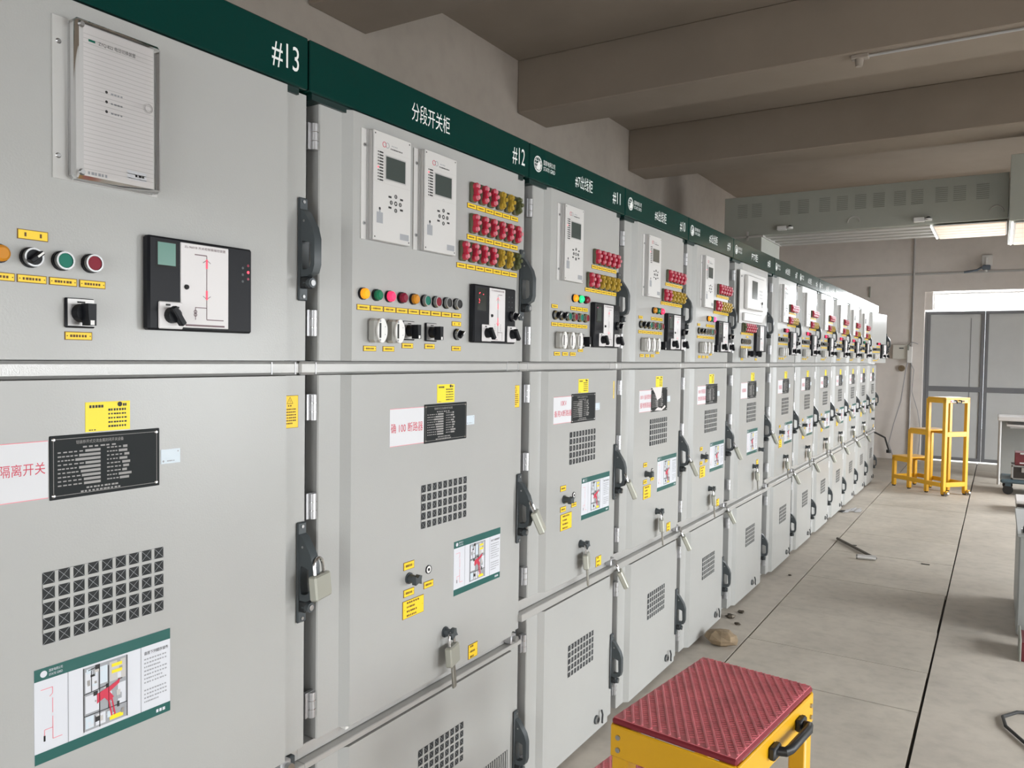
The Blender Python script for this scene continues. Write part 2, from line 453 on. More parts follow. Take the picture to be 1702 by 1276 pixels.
def c_label(w, h, k=1, seed=0, mid='label_text'):
    def fn(b):
        rn = random.Random(seed)
        b.box(0, .0015, -w / 2, w / 2, -h / 2, h / 2, 'label_edge')
        e = min(.0012, h * .1)
        b.rect(.0018, -w / 2 + e, w / 2 - e, -h / 2 + e, h / 2 - e, 'yellow_label')
        if k == 0:
            for u in (-.25, .25): b.rect(.0021, u * w - .0016, u * w + .0016, -h * .2, h * .2, mid)
        else:
            hh = h * .42 / k if k > 1 else h * .3
            for i in range(k):
                z = 0 if k == 1 else h * .36 - i * h * .72 / (k - 1)
                b.dashes(.0021, -w * .32, w * .32 - (rn.random() * .3 * w if k > 1 else 0), z, hh, mid, rn, 6)
            for u in (-.42, .42): b.disc(.0021, u * w, 0, min(.0012, h * .08), mid, 6)
    return fn
def c_warning(b):
    rn = random.Random(3)
    b.box(0, .0015, -.0255, .0255, -.038, .038, 'label_edge'); b.rect(.0018, -.0245, .0245, -.037, .037, 'yellow_label')
    for i in range(3):
        a = PI / 2 + i * 2 * PI / 3; c = a + 2 * PI / 3
        b.line(.0021, .010 * math.cos(a), .024 + .010 * math.sin(a), .010 * math.cos(c), .024 + .010 * math.sin(c), .001, 'label_text')
    b.rect(.0021, -.0005, .0005, .021, .028, 'label_text'); b.dashes(.0021, -.006, .006, .014, .003, 'label_text', rn, 2)
    for i in range(6): b.dashes(.0021, -.019 + (.006 if i == 0 else 0), .019 - (.01 if i == 5 else 0), .006 - i * .0066, .003, 'label_text', rn, 7)
def c_qr_sticker(b):
    rn = random.Random(5); n = .0012
    b.box(0, .001, -.042, .042, -.0265, .0265, 'yellow_sticker')
    b.dashes(n, -.035, -.008, .0185, .005, 'print_black', rn, 5)
    b.dashes(n, -.036, -.022, -.0235, .0018, 'print_black', rn, 3)
    b.cyl((n, .022, .021), (1, 0, 0), .0045, .0004, 'print_black', 14); b.dashes(n, .028, .036, .020, .005, 'print_black', rn, 2)
    for i, h in enumerate((.0042, .003, .003, .003, .0036)): b.dashes(n, 0, .036, .0115 - i * .0075, h, 'print_black', rn, 7)
def c_nameplate(b):
    rn = random.Random(9); W, H = .207, .111
    b.box(0, .002, -W / 2, W / 2, -H / 2, H / 2, 'plate_black', .0015); n = .0023
    for u0, u1, z0, z1 in ((-W / 2 + .006, W / 2 - .006, H / 2 - .0068, H / 2 - .006), (-W / 2 + .006, W / 2 - .006, -H / 2 + .006, -H / 2 + .0068), (-W / 2 + .006, -W / 2 + .0068, -H / 2 + .006, H / 2 - .006), (W / 2 - .0068, W / 2 - .006, -H / 2 + .006, H / 2 - .006)):
        b.rect(n, u0, u1, z0, z1, 'plate_print')
    b.text('铠装移开式交流金属封闭开关设备', n, -.058, .030, .0385, .045, 'plate_print')
    b.dashes(n, -.046, .018, .0325, .0028, 'plate_print', rn, 6)
    for i in range(9):
        z = .0255 - i * .0072
        a = -.09; c = -.09 + rn.uniform(.022, .05)
        b.dashes(n, a, c, z, .0022, 'plate_print', rn, 5); b.rect(n, c + .001, -.014, z - .0022, z + .0022, 'plate_print')
        c = .0 + rn.uniform(.018, .032)
        b.dashes(n, -.002, c, z + .002, .0022, 'plate_print', rn, 4); b.rect(n, c + .001, rn.uniform(.036, .048), z - .0002, z + .0042, 'plate_print')
    b.dashes(n, -.04, .02, -.0405, .003, 'plate_print', rn, 9); b.dashes(n, -.05, .026, -.0465, .003, 'plate_print', rn, 11)
    for u in (-1, 1):
        for z in (-1, 1): b.cyl((.002, u * (W / 2 - .007), z * (H / 2 - .007)), (1, 0, 0), .0035, .0015, 'chrome', 10, .002)
def c_tag(b):
    b.box(0, .001, -.021, .021, -.014, .014, 'tag_blue'); rn = random.Random(2)
    b.dashes(.0013, -.008, .010, -.009, .002, 'print_grey', rn, 4); b.disc(.0013, -.016, -.009, .0022, 'print_grey', 8); b.disc(.0013, .016, .009, .0015, 'print_grey', 8)
def c_sign(red):
    def fn(b):
        rn = random.Random(11); W, H = .257, .165; n = .0014
        b.box(0, .001, -W / 2, W / 2, -H / 2, H / 2, 'sign_white')
        b.rect(n, -W / 2, W / 2, H / 2 - .021, H / 2, 'sign_green'); b.rect(n, -W / 2, W / 2, -H / 2, -H / 2 + .019, 'sign_green')
        b.disc(n + .0003, -.113, H / 2 - .0105, .0058, 'sign_white'); b.text('国家电网公司', n + .0003, -.104, -.081, H / 2 - .0095, H / 2 - .0045, 'sign_white')
        b.text('STATE GRID', n + .0003, -.104, -.081, H / 2 - .0165, H / 2 - .0125, 'sign_white')
        b.dashes(n + .0003, .098, .118, -H / 2 + .0095, .006, 'sign_white', rn, 3)
        for u in (-.072, .066): b.rect(n, u, u + .0012, -H / 2 + .019, H / 2 - .021, 'print_grey')
        # one-line diagram
        for u0, z0, u1, z1 in ((-.118, .045, -.098, .045), (-.098, .045, -.098, .034), (-.103, .030, -.098, .034), (-.098, .026, -.098, -.0), (-.098, -.006, -.098, -.046), (-.098, -.046, -.082, -.046), (-.112, -.026, -.098, -.026), (-.112, -.026, -.112, -.044)):
            b.line(n, u0, z0, u1, z1, .0011, 'sign_pink')
        b.rect(n, -.0135 - .1, -.0105 - .1, -.046, -.036, 'print_black')
        # cut-away drawing of a cabinet: steel compartments, breaker, busbars
        x0, x1, z0, z1 = -.044, .038, -.058, .058
        b.rect(n, x0, x1, z0, z1, 'print_grey'); m = n + .0003
        for a, c, d, e, mm in ((-.041, -.018, .012, .050, 'sign_white'), (-.014, .0, .020, .052, 'tag_blue'), (.004, .035, .018, .054, 'unit_line'), (-.041, -.016, -.026, .006, 'sign_white'), (-.041, -.026, -.054, -.032, 'tag_blue'), (-.022, -.004, -.054, -.034, 'sign_white'), (.02, .035, -.03, .010, 'sign_white'), (.004, .03, -.054, -.046, 'yellow_sticker')):
            b.rect(m, a, c, d, e, mm)
        for q in range(46):
            u = rn.uniform(x0 + .002, x1 - .012); z = rn.uniform(z0 + .002, z1 - .01); w_ = rn.uniform(.002, .009); h_ = rn.uniform(.0015, .012)
            b.rect(m + .0001 + q * .000003, u, u + w_, z, z + h_, ('print_grey', 'unit_line', 'print_black', 'tag_blue', 'case_metal', 'sign_white')[q % 6])
        m += .0005
        b.add([(m, -.020, .004), (m, .004, .010), (m, .024, .018), (m, .022, .010), (m, .004, .0), (m, .012, -.012), (m, .002, -.018), (m, -.006, -.008), (m, -.020, -.014)], [tuple(range(9))[::-1]], red)
        for a, c in ((.002, -.016), (.008, -.014)): b.line(m, a, c, a + .006, -.046, .003, red)
        for z in (.032, .044): b.rect(m, .008, .028, z, z + .006, 'yellow_sticker')
        for a, c, d, e in ((-.044, .058, -.044, -.058), (.038, .058, .038, -.058), (-.015, .058, -.015, -.058), (.002, .05, .002, -.03), (-.044, .010, .0, .014), (-.044, -.03, .038, -.03), (-.03, .05, -.03, .012), (-.036, .052, -.02, .054)):
            b.line(m, a, c, d, e, .0014, 'print_black')
        b.text('请按下列顺序操作', n, .073, .124, .044, .051, 'print_black')
        for i in range(12):
            if i == 7: continue
            b.dashes(n, .073, .122 - rn.random() * .02 * (i % 3 == 2), .036 - i * .0075, .0028, 'print_grey', rn, 9)
    return fn
def c_wlabel(w, h, lines, seed=0):
    def fn(b):
        b.box(0, .0008, -w / 2, w / 2, -h / 2, h / 2, 'paper_white')
        for z in (-h / 2, h / 2 - .0012): b.rect(.0011, -w / 2, w / 2, z, z + .0012, 'sign_pink')
        for t, u0, u1, z0, z1 in lines: b.text(t, .0011, u0 * w, u1 * w, z0 * h, z1 * h, 'red_text')
    return fn
def c_grille(w, h, nx, nz, f=.22):
    def fn(b):
        b.rect(.0006, -w / 2, w / 2, -h / 2, h / 2, 'mesh_dark')
        px = w / (nx - f); pz = h / (nz - f)
        for i in range(nx - 1): b.box(.0007, .0022, -w / 2 + (i + 1 - f) * px, -w / 2 + (i + 1) * px, -h / 2, h / 2, 'cabinet_paint')
        for j in range(nz - 1): b.box(.0007, .0024, -w / 2, w / 2, -h / 2 + (j + 1 - f) * pz, -h / 2 + (j + 1) * pz, 'cabinet_paint')
        rn = random.Random(1)
        for i in range(nx):
            for j in range(nz):
                u = -w / 2 + i * px; z = -h / 2 + j * pz; a = px * (1 - f); c = pz * (1 - f)
                b.line(.0009, u, z, u + a, z + c, .0006, 'print_grey'); b.line(.0009, u, z + c, u + a, z, .0006, 'print_grey')
    return fn
def c_louver(w, h, nx):
    def fn(b):
        b.rect(.0006, -w / 2, w / 2, -h / 2, h / 2, 'mesh_dark')
        p = w / (nx - .45)
        for i in range(nx - 1): b.box(.0007, .0024, -w / 2 + (i + .55) * p, -w / 2 + (i + 1) * p, -h / 2, h / 2, 'cabinet_paint')
    return fn
def c_unit(tall, leds_red):
    # protection relay: bracket strip at the left, white face with screen
    def fn(b):
        W, H, D = .15, .276, .022
        b.box(0, .003, -.022, 0, -H / 2, H / 2, 'unit_face')
        b.box(.003, .008, -.004, 0, -H / 2, H / 2, 'unit_side')
        for z in (-.098, .098): b.cyl((.003, -.011, z), (1, 0, 0), .0045, .002, 'steel', 12); b.disc(.0053, -.011, z, .0018, 'print_black', 8)
        b.box(0, D - .004, .0, W, -H / 2, H / 2, 'unit_side', .001)
        for k in range(3): b.box(.004 + k * .005, .006 + k * .005, -.0006, .0, -H / 2 + .004, H / 2 - .004, 'unit_line')
        b.box(D - .004, D, .002, W, -H / 2, H / 2, 'unit_face', .0015)
        n = D + .0004
        for u in (.008, W - .008):
            for z in (-H / 2 + .008, H / 2 - .008): b.disc(n, u, z, .0022, 'print_black', 8)
        rn = random.Random(4)
        b.ring((D, .042, .108), (1, 0, 0), .0058, .0072, .0006, 'red_text', 14); b.ring((D, .054, .108), (1, 0, 0), .0058, .0072, .0006, 'print_grey', 14)
        b.dashes(n, .070, .095, .110, .003, 'print_grey', rn, 4); b.dashes(n, .066, .115, .102, .0032, 'print_black', rn, 9)
        b.rect(n, .004, W - .004, .0925, .0932, 'unit_line'); b.rect(n, .004, W - .004, .0095, .0102, 'unit_line'); b.rect(n, .0415, .0422, .0102, .0925, 'unit_line')
        for i in range(10):
            z = .086 - i * .0078
            b.disc(n, .019, z, .0022, 'led_red' if i == leds_red else 'print_black', 8); b.rect(n, .023, .038, z - .0019, z + .0019, 'print_black')
        b.rect(n, .046, W - .022, .020, .083, 'unit_side'); b.rect(n + .0003, .049, W - .025, .023, .080, 'lcd_grey')
        cx, cz = .088, -.035
        for a in range(8):
            r = .018 if a % 2 == 0 else .031
            w = a * PI / 4
            u = cx + r * math.cos(w) * (1 if a % 2 == 0 else 1.05); z = cz + r * math.sin(w) * (1 if a % 2 == 0 else .62)
            if a % 2 == 0: b.ring((D, u, z), (1, 0, 0), .0032, .0054, .0008, 'print_black', 10); b.disc(n, u, z, .0016, 'print_black', 6)
            else: b.rect(n, u - .006, u + .006, z - .0026, z + .0026, 'print_black')
        b.disc(n, cx, cz, .0062, 'print_black', 12); b.disc(n + .0002, cx, cz, .003, 'unit_face', 8)
        b.rect(n, .014, .038, -.094, -.066, 'print_grey'); b.rect(n, .023, .029, -.066, -.060, 'print_grey'); b.disc(n, .026, -.057, .004, 'print_black', 8)
        b.rect(n, .106, .142, -.126, -.110, 'print_grey')
    return fn
def c_display(kind):
    # mimic/status device: black case, white one-line panel, LCD, rotary knobs
    def fn(b):
        W, H, D = .24, .178, .020
        b.box(0, D, 0, W, -H / 2, H / 2, 'black_plastic', .004); n = D + .0003
        if kind == 'wide': a, c = .067, .178
        else: a, c = .082, .172
        b.box(D - .002, D + .002, a, c, -H / 2 + .007, H / 2 - .006, 'mimic_white', .001); m = D + .0024
        mid = (a + c) / 2 + (.003 if kind == 'wide' else .002)
        b.text('ZL-9601B 开关柜智能操控装置' if kind == 'wide' else '开关柜智能操控装置', m, a + .008, c - .008, H / 2 - .016, H / 2 - .0105, 'mimic_line')
        b.rect(m, mid - .0008, mid + .0008, -.065, .062, 'mimic_line')
        if kind == 'wide':
            b.rect(m, mid - .028, mid, .0615, .0635, 'mimic_line'); b.rect(m, mid, mid + .040, -.066, -.0642, 'mimic_line')
            b.rect(m, mid - .026, mid, -.0425, -.041, 'mimic_line')
            for z in (-.056, -.050): b.ring((D + .002, mid - .026, z), (1, 0, 0), .0025, .0038, .0005, 'mimic_line', 10)
            b.rect(m, mid - .0268, mid - .0252, -.066, -.041, 'mimic_line')
            for z, s_ in ((.046, 1), (-.016, -1)):
                b.rect(m + .0002, mid - .002, mid + .002, z - .009, z + .009, 'mimic_red')
                for k in (-1, 1):
                    b.line(m, mid, z + s_ * .008, mid + k * .009, z + s_ * .002, .0012, 'mimic_line')
            b.rect(m, a + .01, c - .01, -H / 2 + .010, -H / 2 + .0135, 'mimic_line')
            b.box(D, D + .001, .0, .0, 0, 0, 'black_plastic') if False else None
            b.rect(n, .016, .060, .031, .081, 'matt_black'); b.rect(n + .0003, .019, .057, .035, .078, 'lcd_green')
            b.rect(n + .0003, .024, .044, .050, .070, 'lcd_grey') if False else None
            for k in range(3): b.disc(n, .215, .048 - k * .014, .0028, 'handle_plastic', 10); b.disc(n, .229, .054 - k * .014, .003, 'led_red' if k == 1 else 'lens_red', 10)
        else:
            for z, s_ in ((.052, 1), (-.030, -1)):
                for k in (-1, 1): b.line(m, mid, z + s_ * .004, mid + k * .009, z - s_ * .006, .0014, 'mimic_red')
            lit = 'mimic_red' if kind == 'red' else 'white_plastic'
            b.rect(m + .0002, mid - .0016, mid + .0016, .018, .036, lit); b.rect(m + .0002, mid - .0016, mid + .0016, -.030, -.008, lit)
            b.rect(m, mid, mid + .024, .0635, .065, 'mimic_line'); b.rect(m, mid - .03, mid, -.078, -.0765, 'mimic_line')
            b.rect(m, mid + .0, mid + .026, -.0555, -.054, 'mimic_line'); b.rect(m, mid + .025, mid + .0264, -.078, -.054, 'mimic_line')
            for k in (-1, 1):
                for q in range(4): b.rect(m, mid + k * .016 - .001, mid + k * .016 + .001, -.05 + q * .006, -.0465 + q * .006, 'mimic_line')
            b.rect(n, .018, .066, .010, .078, 'lcd_dark'); b.rect(n + .0003, .023, .061, .016, .073, 'lcd_grey' if kind == 'plain' else 'lcd_dark')
            if kind == 'red':
                for u, z in ((.026, .062), (.026, .044), (.028, .040), (.030, .064), (.048, .060), (.026, .034)): b.disc(n + .0006, u, z, .0018, 'led_red', 8)
            else: b.disc(n + .0006, .026, .068, .002, 'lens_pink_lit', 8)
            for q in range(4):
                for k in range(2): b.disc(n, .198 + k * .018, .062 - q * .016, .002, 'handle_plastic', 8)
        b.disc(m + .0003, a + .012, -.003, .005, 'matt_black', 12); b.cyl((m, a + .012, -.003), (1, 0, 0), .0045, .003, 'matt_black', 12)
    return fn
def c_hinge(b):
    for k, z in enumerate((-.031, -.010, .011)):
        b.cyl((0, 0, z), (0, 0, 1), .0095, .0195, 'galvanised', 14)
    for z in (-.0115, .0095): b.cyl((0, 0, z), (0, 0, 1), .0102, .0017, 'chrome', 14)
    b.box(-.012, -.002, -.018, .018, -.031, .031, 'galvanised')
def c_handle(b):
    # swing handle: base plate and a hooped lever standing off it, lock barrel below
    b.box(0, .008, -.014, .014, -.122, .118, 'handle_plastic', .003)
    for z in (-.112, .108): b.cyl((.008, 0, z), (1, 0, 0), .004, .002, 'steel', 10)
    out = [(.092, .006), (.084, .020), (.046, .046), (.020, .054), (-.040, .054), (-.058, .048), (-.066, .030), (-.066, .010), (-.03, .006), (.03, .006)]
    inn = [(.016, .014), (.016, .020), (.014, .030), (.010, .040), (-.036, .042), (-.046, .038), (-.050, .028), (-.050, .016), (-.03, .013), (.0, .013)]
    b.loop(out, inn, 'y', -.011, .011, 'handle_plastic')
    b.box(.006, .030, -.012, .012, -.094, -.066, 'handle_dark', .004)
    b.cyl((.018, 0, -.081), (1, 0, 0), .0125, .020, 'handle_plastic', 16, .0115); b.cyl((.038, 0, -.081), (1, 0, 0), .007, .002, 'steel', 12)
    b.cyl((.02, -.012, .062), (0, 1, 0), .003, .024, 'steel', 8)
def c_floor_lock(b):
    b.cyl((0, 0, 0), (1, 0, 0), .018, .006, 'handle_plastic', 16); b.ring((.006, 0, 0), (1, 0, 0), .010, .016, .006, 'steel', 16)
    b.tube([(.01, .035, .030), (.016, .033, .012), (.016, .030, -.010), (.02, .022, -.018)], .004, 'handle_dark', 8)
def c_latch(b):
    b.box(0, .030, -.03, .0, -.016, .016, 'galvanised', .003); b.cyl((.03, -.012, 0), (1, 0, 0), .011, .012, 'steel', 14)
    b.box(.004, .02, .0, .022, -.012, .012, 'handle_plastic', .003)
def c_emblem(b):
    n = .0008
    b.ring((0, 0, 0), (1, 0, 0), .0245, .0275, n, 'lettering', 28)
    for k in (-1, 0, 1):
        pts = [(n, k * .016 * math.cos(t), .0245 * math.sin(t)) for t in [-PI / 2 + PI * i / 10 for i in range(11)]]
        for p, q in zip(pts, pts[1:]): b.line(n, p[1], p[2], q[1], q[2], .0022, 'lettering')
    for z in (-.011, .0, .011):
        h = math.sqrt(.0245 ** 2 - z * z); b.rect(n, -h, h, z - .001, z + .001, 'lettering')
    b.add([(n + .0002, -.012, -.018), (n + .0002, .010, -.020), (n + .0002, .020, -.004), (n + .0002, .012, .010), (n + .0002, -.004, .004)], [(0, 1, 2, 3, 4)], 'lettering')

def shape_door(b, u0, u1, z0, z1, fl=.075, fr=.066, bl=.019):
    # sheet-steel door: flat flanges at both sides, raised middle panel with bevelled flanks
    t = -.062; g = -.020
    pts = [(t, u0), (t, u1), (g - .003, u1), (g, u1 - .003), (g, u1 - fr), (0, u1 - fr - .012), (0, u0 + fl + bl), (g, u0 + fl), (g, u0 + .003), (g - .003, u0)]
    b.prism(pts, 'z', z0, z1, 'cabinet_paint')

# ------------------------------------------------------------------ the row of cabinets
Y0 = {13: .3067, 12: 1.3067, 11: 2.3067, 10: 3.1067, 9: 3.9067, 8: 4.7067, 7: 5.7067, 6: 6.5067, 5: 7.3067, 4: 8.1067, 3: 8.9067, 2: 9.7067, 1: 10.5067}
WID = {k: (1.0 if k in (13, 12, 8) else .8) for k in Y0}
NAMES = {13: '分段隔离柜', 12: '分段开关柜', 11: '#7出线柜', 10: '#6出线柜', 9: '#5出线柜', 8: 'PT柜', 7: '#4出线柜', 6: '#3出线柜', 5: '#2出线柜', 4: '#1出线柜'}
CLAB = {13: 'nearest light grey switchgear cabinet marked #13, cut by the left edge of the photo',
 12: 'wide light grey switchgear cabinet marked #12 with two white relay units side by side',
 11: 'light grey switchgear cabinet marked #11, third from the left in the row',
 10: 'light grey switchgear cabinet marked #10, its black nameplate half covered by torn sticker',
 9: 'light grey switchgear cabinet marked #9 with a padlock on its handle, before the wide #8',
 8: 'grey switchgear cabinet marked #8 with a square relay panel under its green header',
 7: 'light grey switchgear cabinet marked #7, just right of the square relay panel cabinet',
 6: 'light grey switchgear cabinet marked #6, second beyond the square relay panel cabinet',
 5: 'light grey switchgear cabinet marked #5, third beyond the square relay panel cabinet',
 4: 'light grey switchgear cabinet marked #4 where the header starts to glare white',
 3: 'light grey switchgear cabinet marked #3 under the whitest glare of the header',
 2: 'light grey switchgear cabinet marked #2, last but one at the far end',
 1: 'farthest light grey switchgear cabinet with its upper door standing slightly open'}
ZS0, ZS1 = 1.522, 1.554          # the shiny rail between upper and middle doors
def lamprow(d, items, u0, du, z, n0=0):
    pass
def label(d, u, z, w, h, k=1, seed=0, name='label_plate'):
    return part(name, d, ('label', round(w, 4), round(h, 4), k, seed % 3), c_label(w, h, k, seed % 3), (0, u, z))
LENS = {'a': 'lens_amber', 'A': 'lens_amber_lit', 'g': 'lens_green', 'G': 'lens_green_lit', 'r': 'lens_red', 'R': 'lens_red_lit', 'P': 'lens_pink_lit'}
def lamp(d, c, u, z): return part('indicator_lamp', d, ('lamp', c), c_lamp(LENS[c]), (0, u, z))
BTN = {'g': 'button_green', 'r': 'button_red', 'k': 'button_black'}
def button(d, c, u, z): return part('push_button', d, ('btn', c), c_button(BTN[c]), (0, u, z))
def selector(d, u, z): return part('selector_switch', d, 'sel', c_selector(), (0, u, z))
def links(d, spec, us, z):
    for c, u in zip(spec, us):
        part('test_link', d, ('link', c), c_link(*(('knob_red', 'knob_pink') if c == 'r' else ('knob_yellow', 'knob_yellow') if c == 'y' else ('knob_olive', 'knob_olive'))), (0, u, z))
def stickers(d, u_wl, wl, u_pl, u_qr, u_tag, u_warn, dz=0, burnt=False):
    if wl: part('paper_label', d, ('wl', wl[0]), c_wlabel(*wl[1:]), (0, u_wl, 1.3765 + dz))
    p = part('nameplate', d, 'plate', c_nameplate, (0, u_pl, 1.3775 + dz))
    if burnt:
        b = MB(); n = .0028
        b.add([(n, -.1, .06), (n, .03, .06), (n, .02, .01), (n, -.03, -.002), (n, -.06, .03)], [(0, 4, 3, 2, 1)], 'lined_paper')
        b.add([(n, -.06, -.05), (n, -.02, -.036), (n, .03, -.044), (n, .07, -.03), (n, .08, -.038), (n, .03, -.054)], [(0, 5, 4, 3, 2, 1)], 'lined_paper')
        b.build('torn_sticker', p)
    part('service_sticker', d, 'qrs', c_qr_sticker, (0, u_qr, 1.462 + dz))
    part('small_tag', d, 'tag', c_tag, (0, u_tag, 1.376 + dz))
    if u_warn: part('warning_label', d, 'warn', c_warning, (-.020, u_warn, 1.437))

def feeder_upper(d, no):
    lamps = {11: 'AGr', 10: 'agR', 9: 'AgP', 7: 'rRr', 6: 'Rrr', 5: 'Rrr', 4: 'Rrr', 3: 'Rrr', 2: 'ggr', 1: 'rRr'}[no]
    if no > 1: part('relay_unit', d, ('unit', 3), c_unit(True, 3), (0, .222, 1.992))
    links(d, 'rrrrr' if no > 1 else '', [.51 + .0468 * i for i in range(5)], 1.972)
    links(d, 'rryyyy' if no > 1 else '', [.456 + .0487 * i for i in range(6)], 1.876)
    if no > 1:
        for i in range(5): label(d, .510 + .0468 * i, 1.9315, .0455, .015, 1, i)
        for i in range(6): label(d, .456 + .0487 * i, 1.8375, .0475, .015, 1, i)
    for i, c in enumerate(lamps): lamp(d, c, .338 + .0485 * i, 1.796); label(d, .338 + .0485 * i, 1.7575, .047, .015, 1, i)
    label(d, .191, 1.757, .046, .014, 1)
    us = [.191 + .0485 * i for i in range(6)]
    selector(d, us[0], 1.725); selector(d, us[1], 1.725)
    for i, c in enumerate('grgr'): button(d, c if no > 9 else ('k' if i < 2 else c), us[2 + i], 1.725)
    for i, u in enumerate(us): label(d, u, 1.692, .047, .0145, 1, i)
    for i, u in enumerate((.214, .277, .339)):
        part('test_terminal', d, 'term', c_terminal, (0, u, 1.6345)); label(d, u, 1.585, .046, .0145, 1, i)
    part('rotary_switch', d, 'rot', c_rotary, (0, .402, 1.636)); label(d, .402, 1.600, .042, .013, 1)
    p = part('status_display', d, ('disp', 'plain'), c_display('plain'), (0, .482, 1.7025))
    part('display_knob', p, 'mrot', c_mini_rotary, (.02, .066, -.058)); part('display_knob', p, 'mrot', c_mini_rotary, (.02, .212, -.058))
    part('display_button', p, ('sel2'), c_selector(), (.02, .214, .002))
WLT = {13: ('w13', .155, .099, [('确100', -.48, -.06, -.07, .10), ('隔离开关', .0, .47, -.07, .14)]),
 12: ('w12', .146, .102, [('确 100 断路器', -.47, .46, -.15, .11)]),
 11: ('w11', .147, .099, [('10KV', -.13, .18, .16, .34), ('备用X断路器', -.46, .46, -.25, -.01)]),
 10: ('w10', .147, .099, [('10KV 备用馈线', -.44, .46, .08, .30), ('接地断路器', -.44, .46, -.32, -.06)]),
 9: ('w9', .147, .099, [('10KV 断路器', -.40, .40, .08, .32), ('馈线断路器', -.44, .46, -.30, -.06)])}
def feeder_middle(d, no):
    stickers(d, .268, WLT.get(no, ('wx%d' % (no % 2), .147, .099, [('断路器', -.3, .3, -.2, .12)])), .438, .434, .562, .738, burnt=(no == 10))
    part('vent_grille', d, ('gr', 9, 5), c_grille(.222, .124, 9, 5), (0, .437, 1.226))
    part('instruction_sign', d, ('sign', 'red_text'), c_sign('red_text'), (0, .56, 1.0165))
    label(d, .279, 1.081, .044, .021, 1); label(d, .368, 1.006, .042, .017, 1); label(d, .281, 1.002, .044, .02, 1)
    part('key_switch', d, 'ks', c_keyswitch, (0, .289, 1.038)); part('keyhole', d, 'kh', c_keyhole, (0, .367, 1.043))
    label(d, .306, .952, .09, .062, 4, 1)
    label(d, .597, .738, .05, .042, 3, 2)
    part('interlock_knob', d, 'ks', c_keyswitch, (0, .43, .842), (.4, 0, 0))
def feeder_lower(d, no):
    part('vent_grille', d, ('gr', 9, 5), c_grille(.222, .124, 9, 5), (0, .452, .400))
    part('floor_lock', d, 'flock', c_floor_lock, (0, .60, .075))

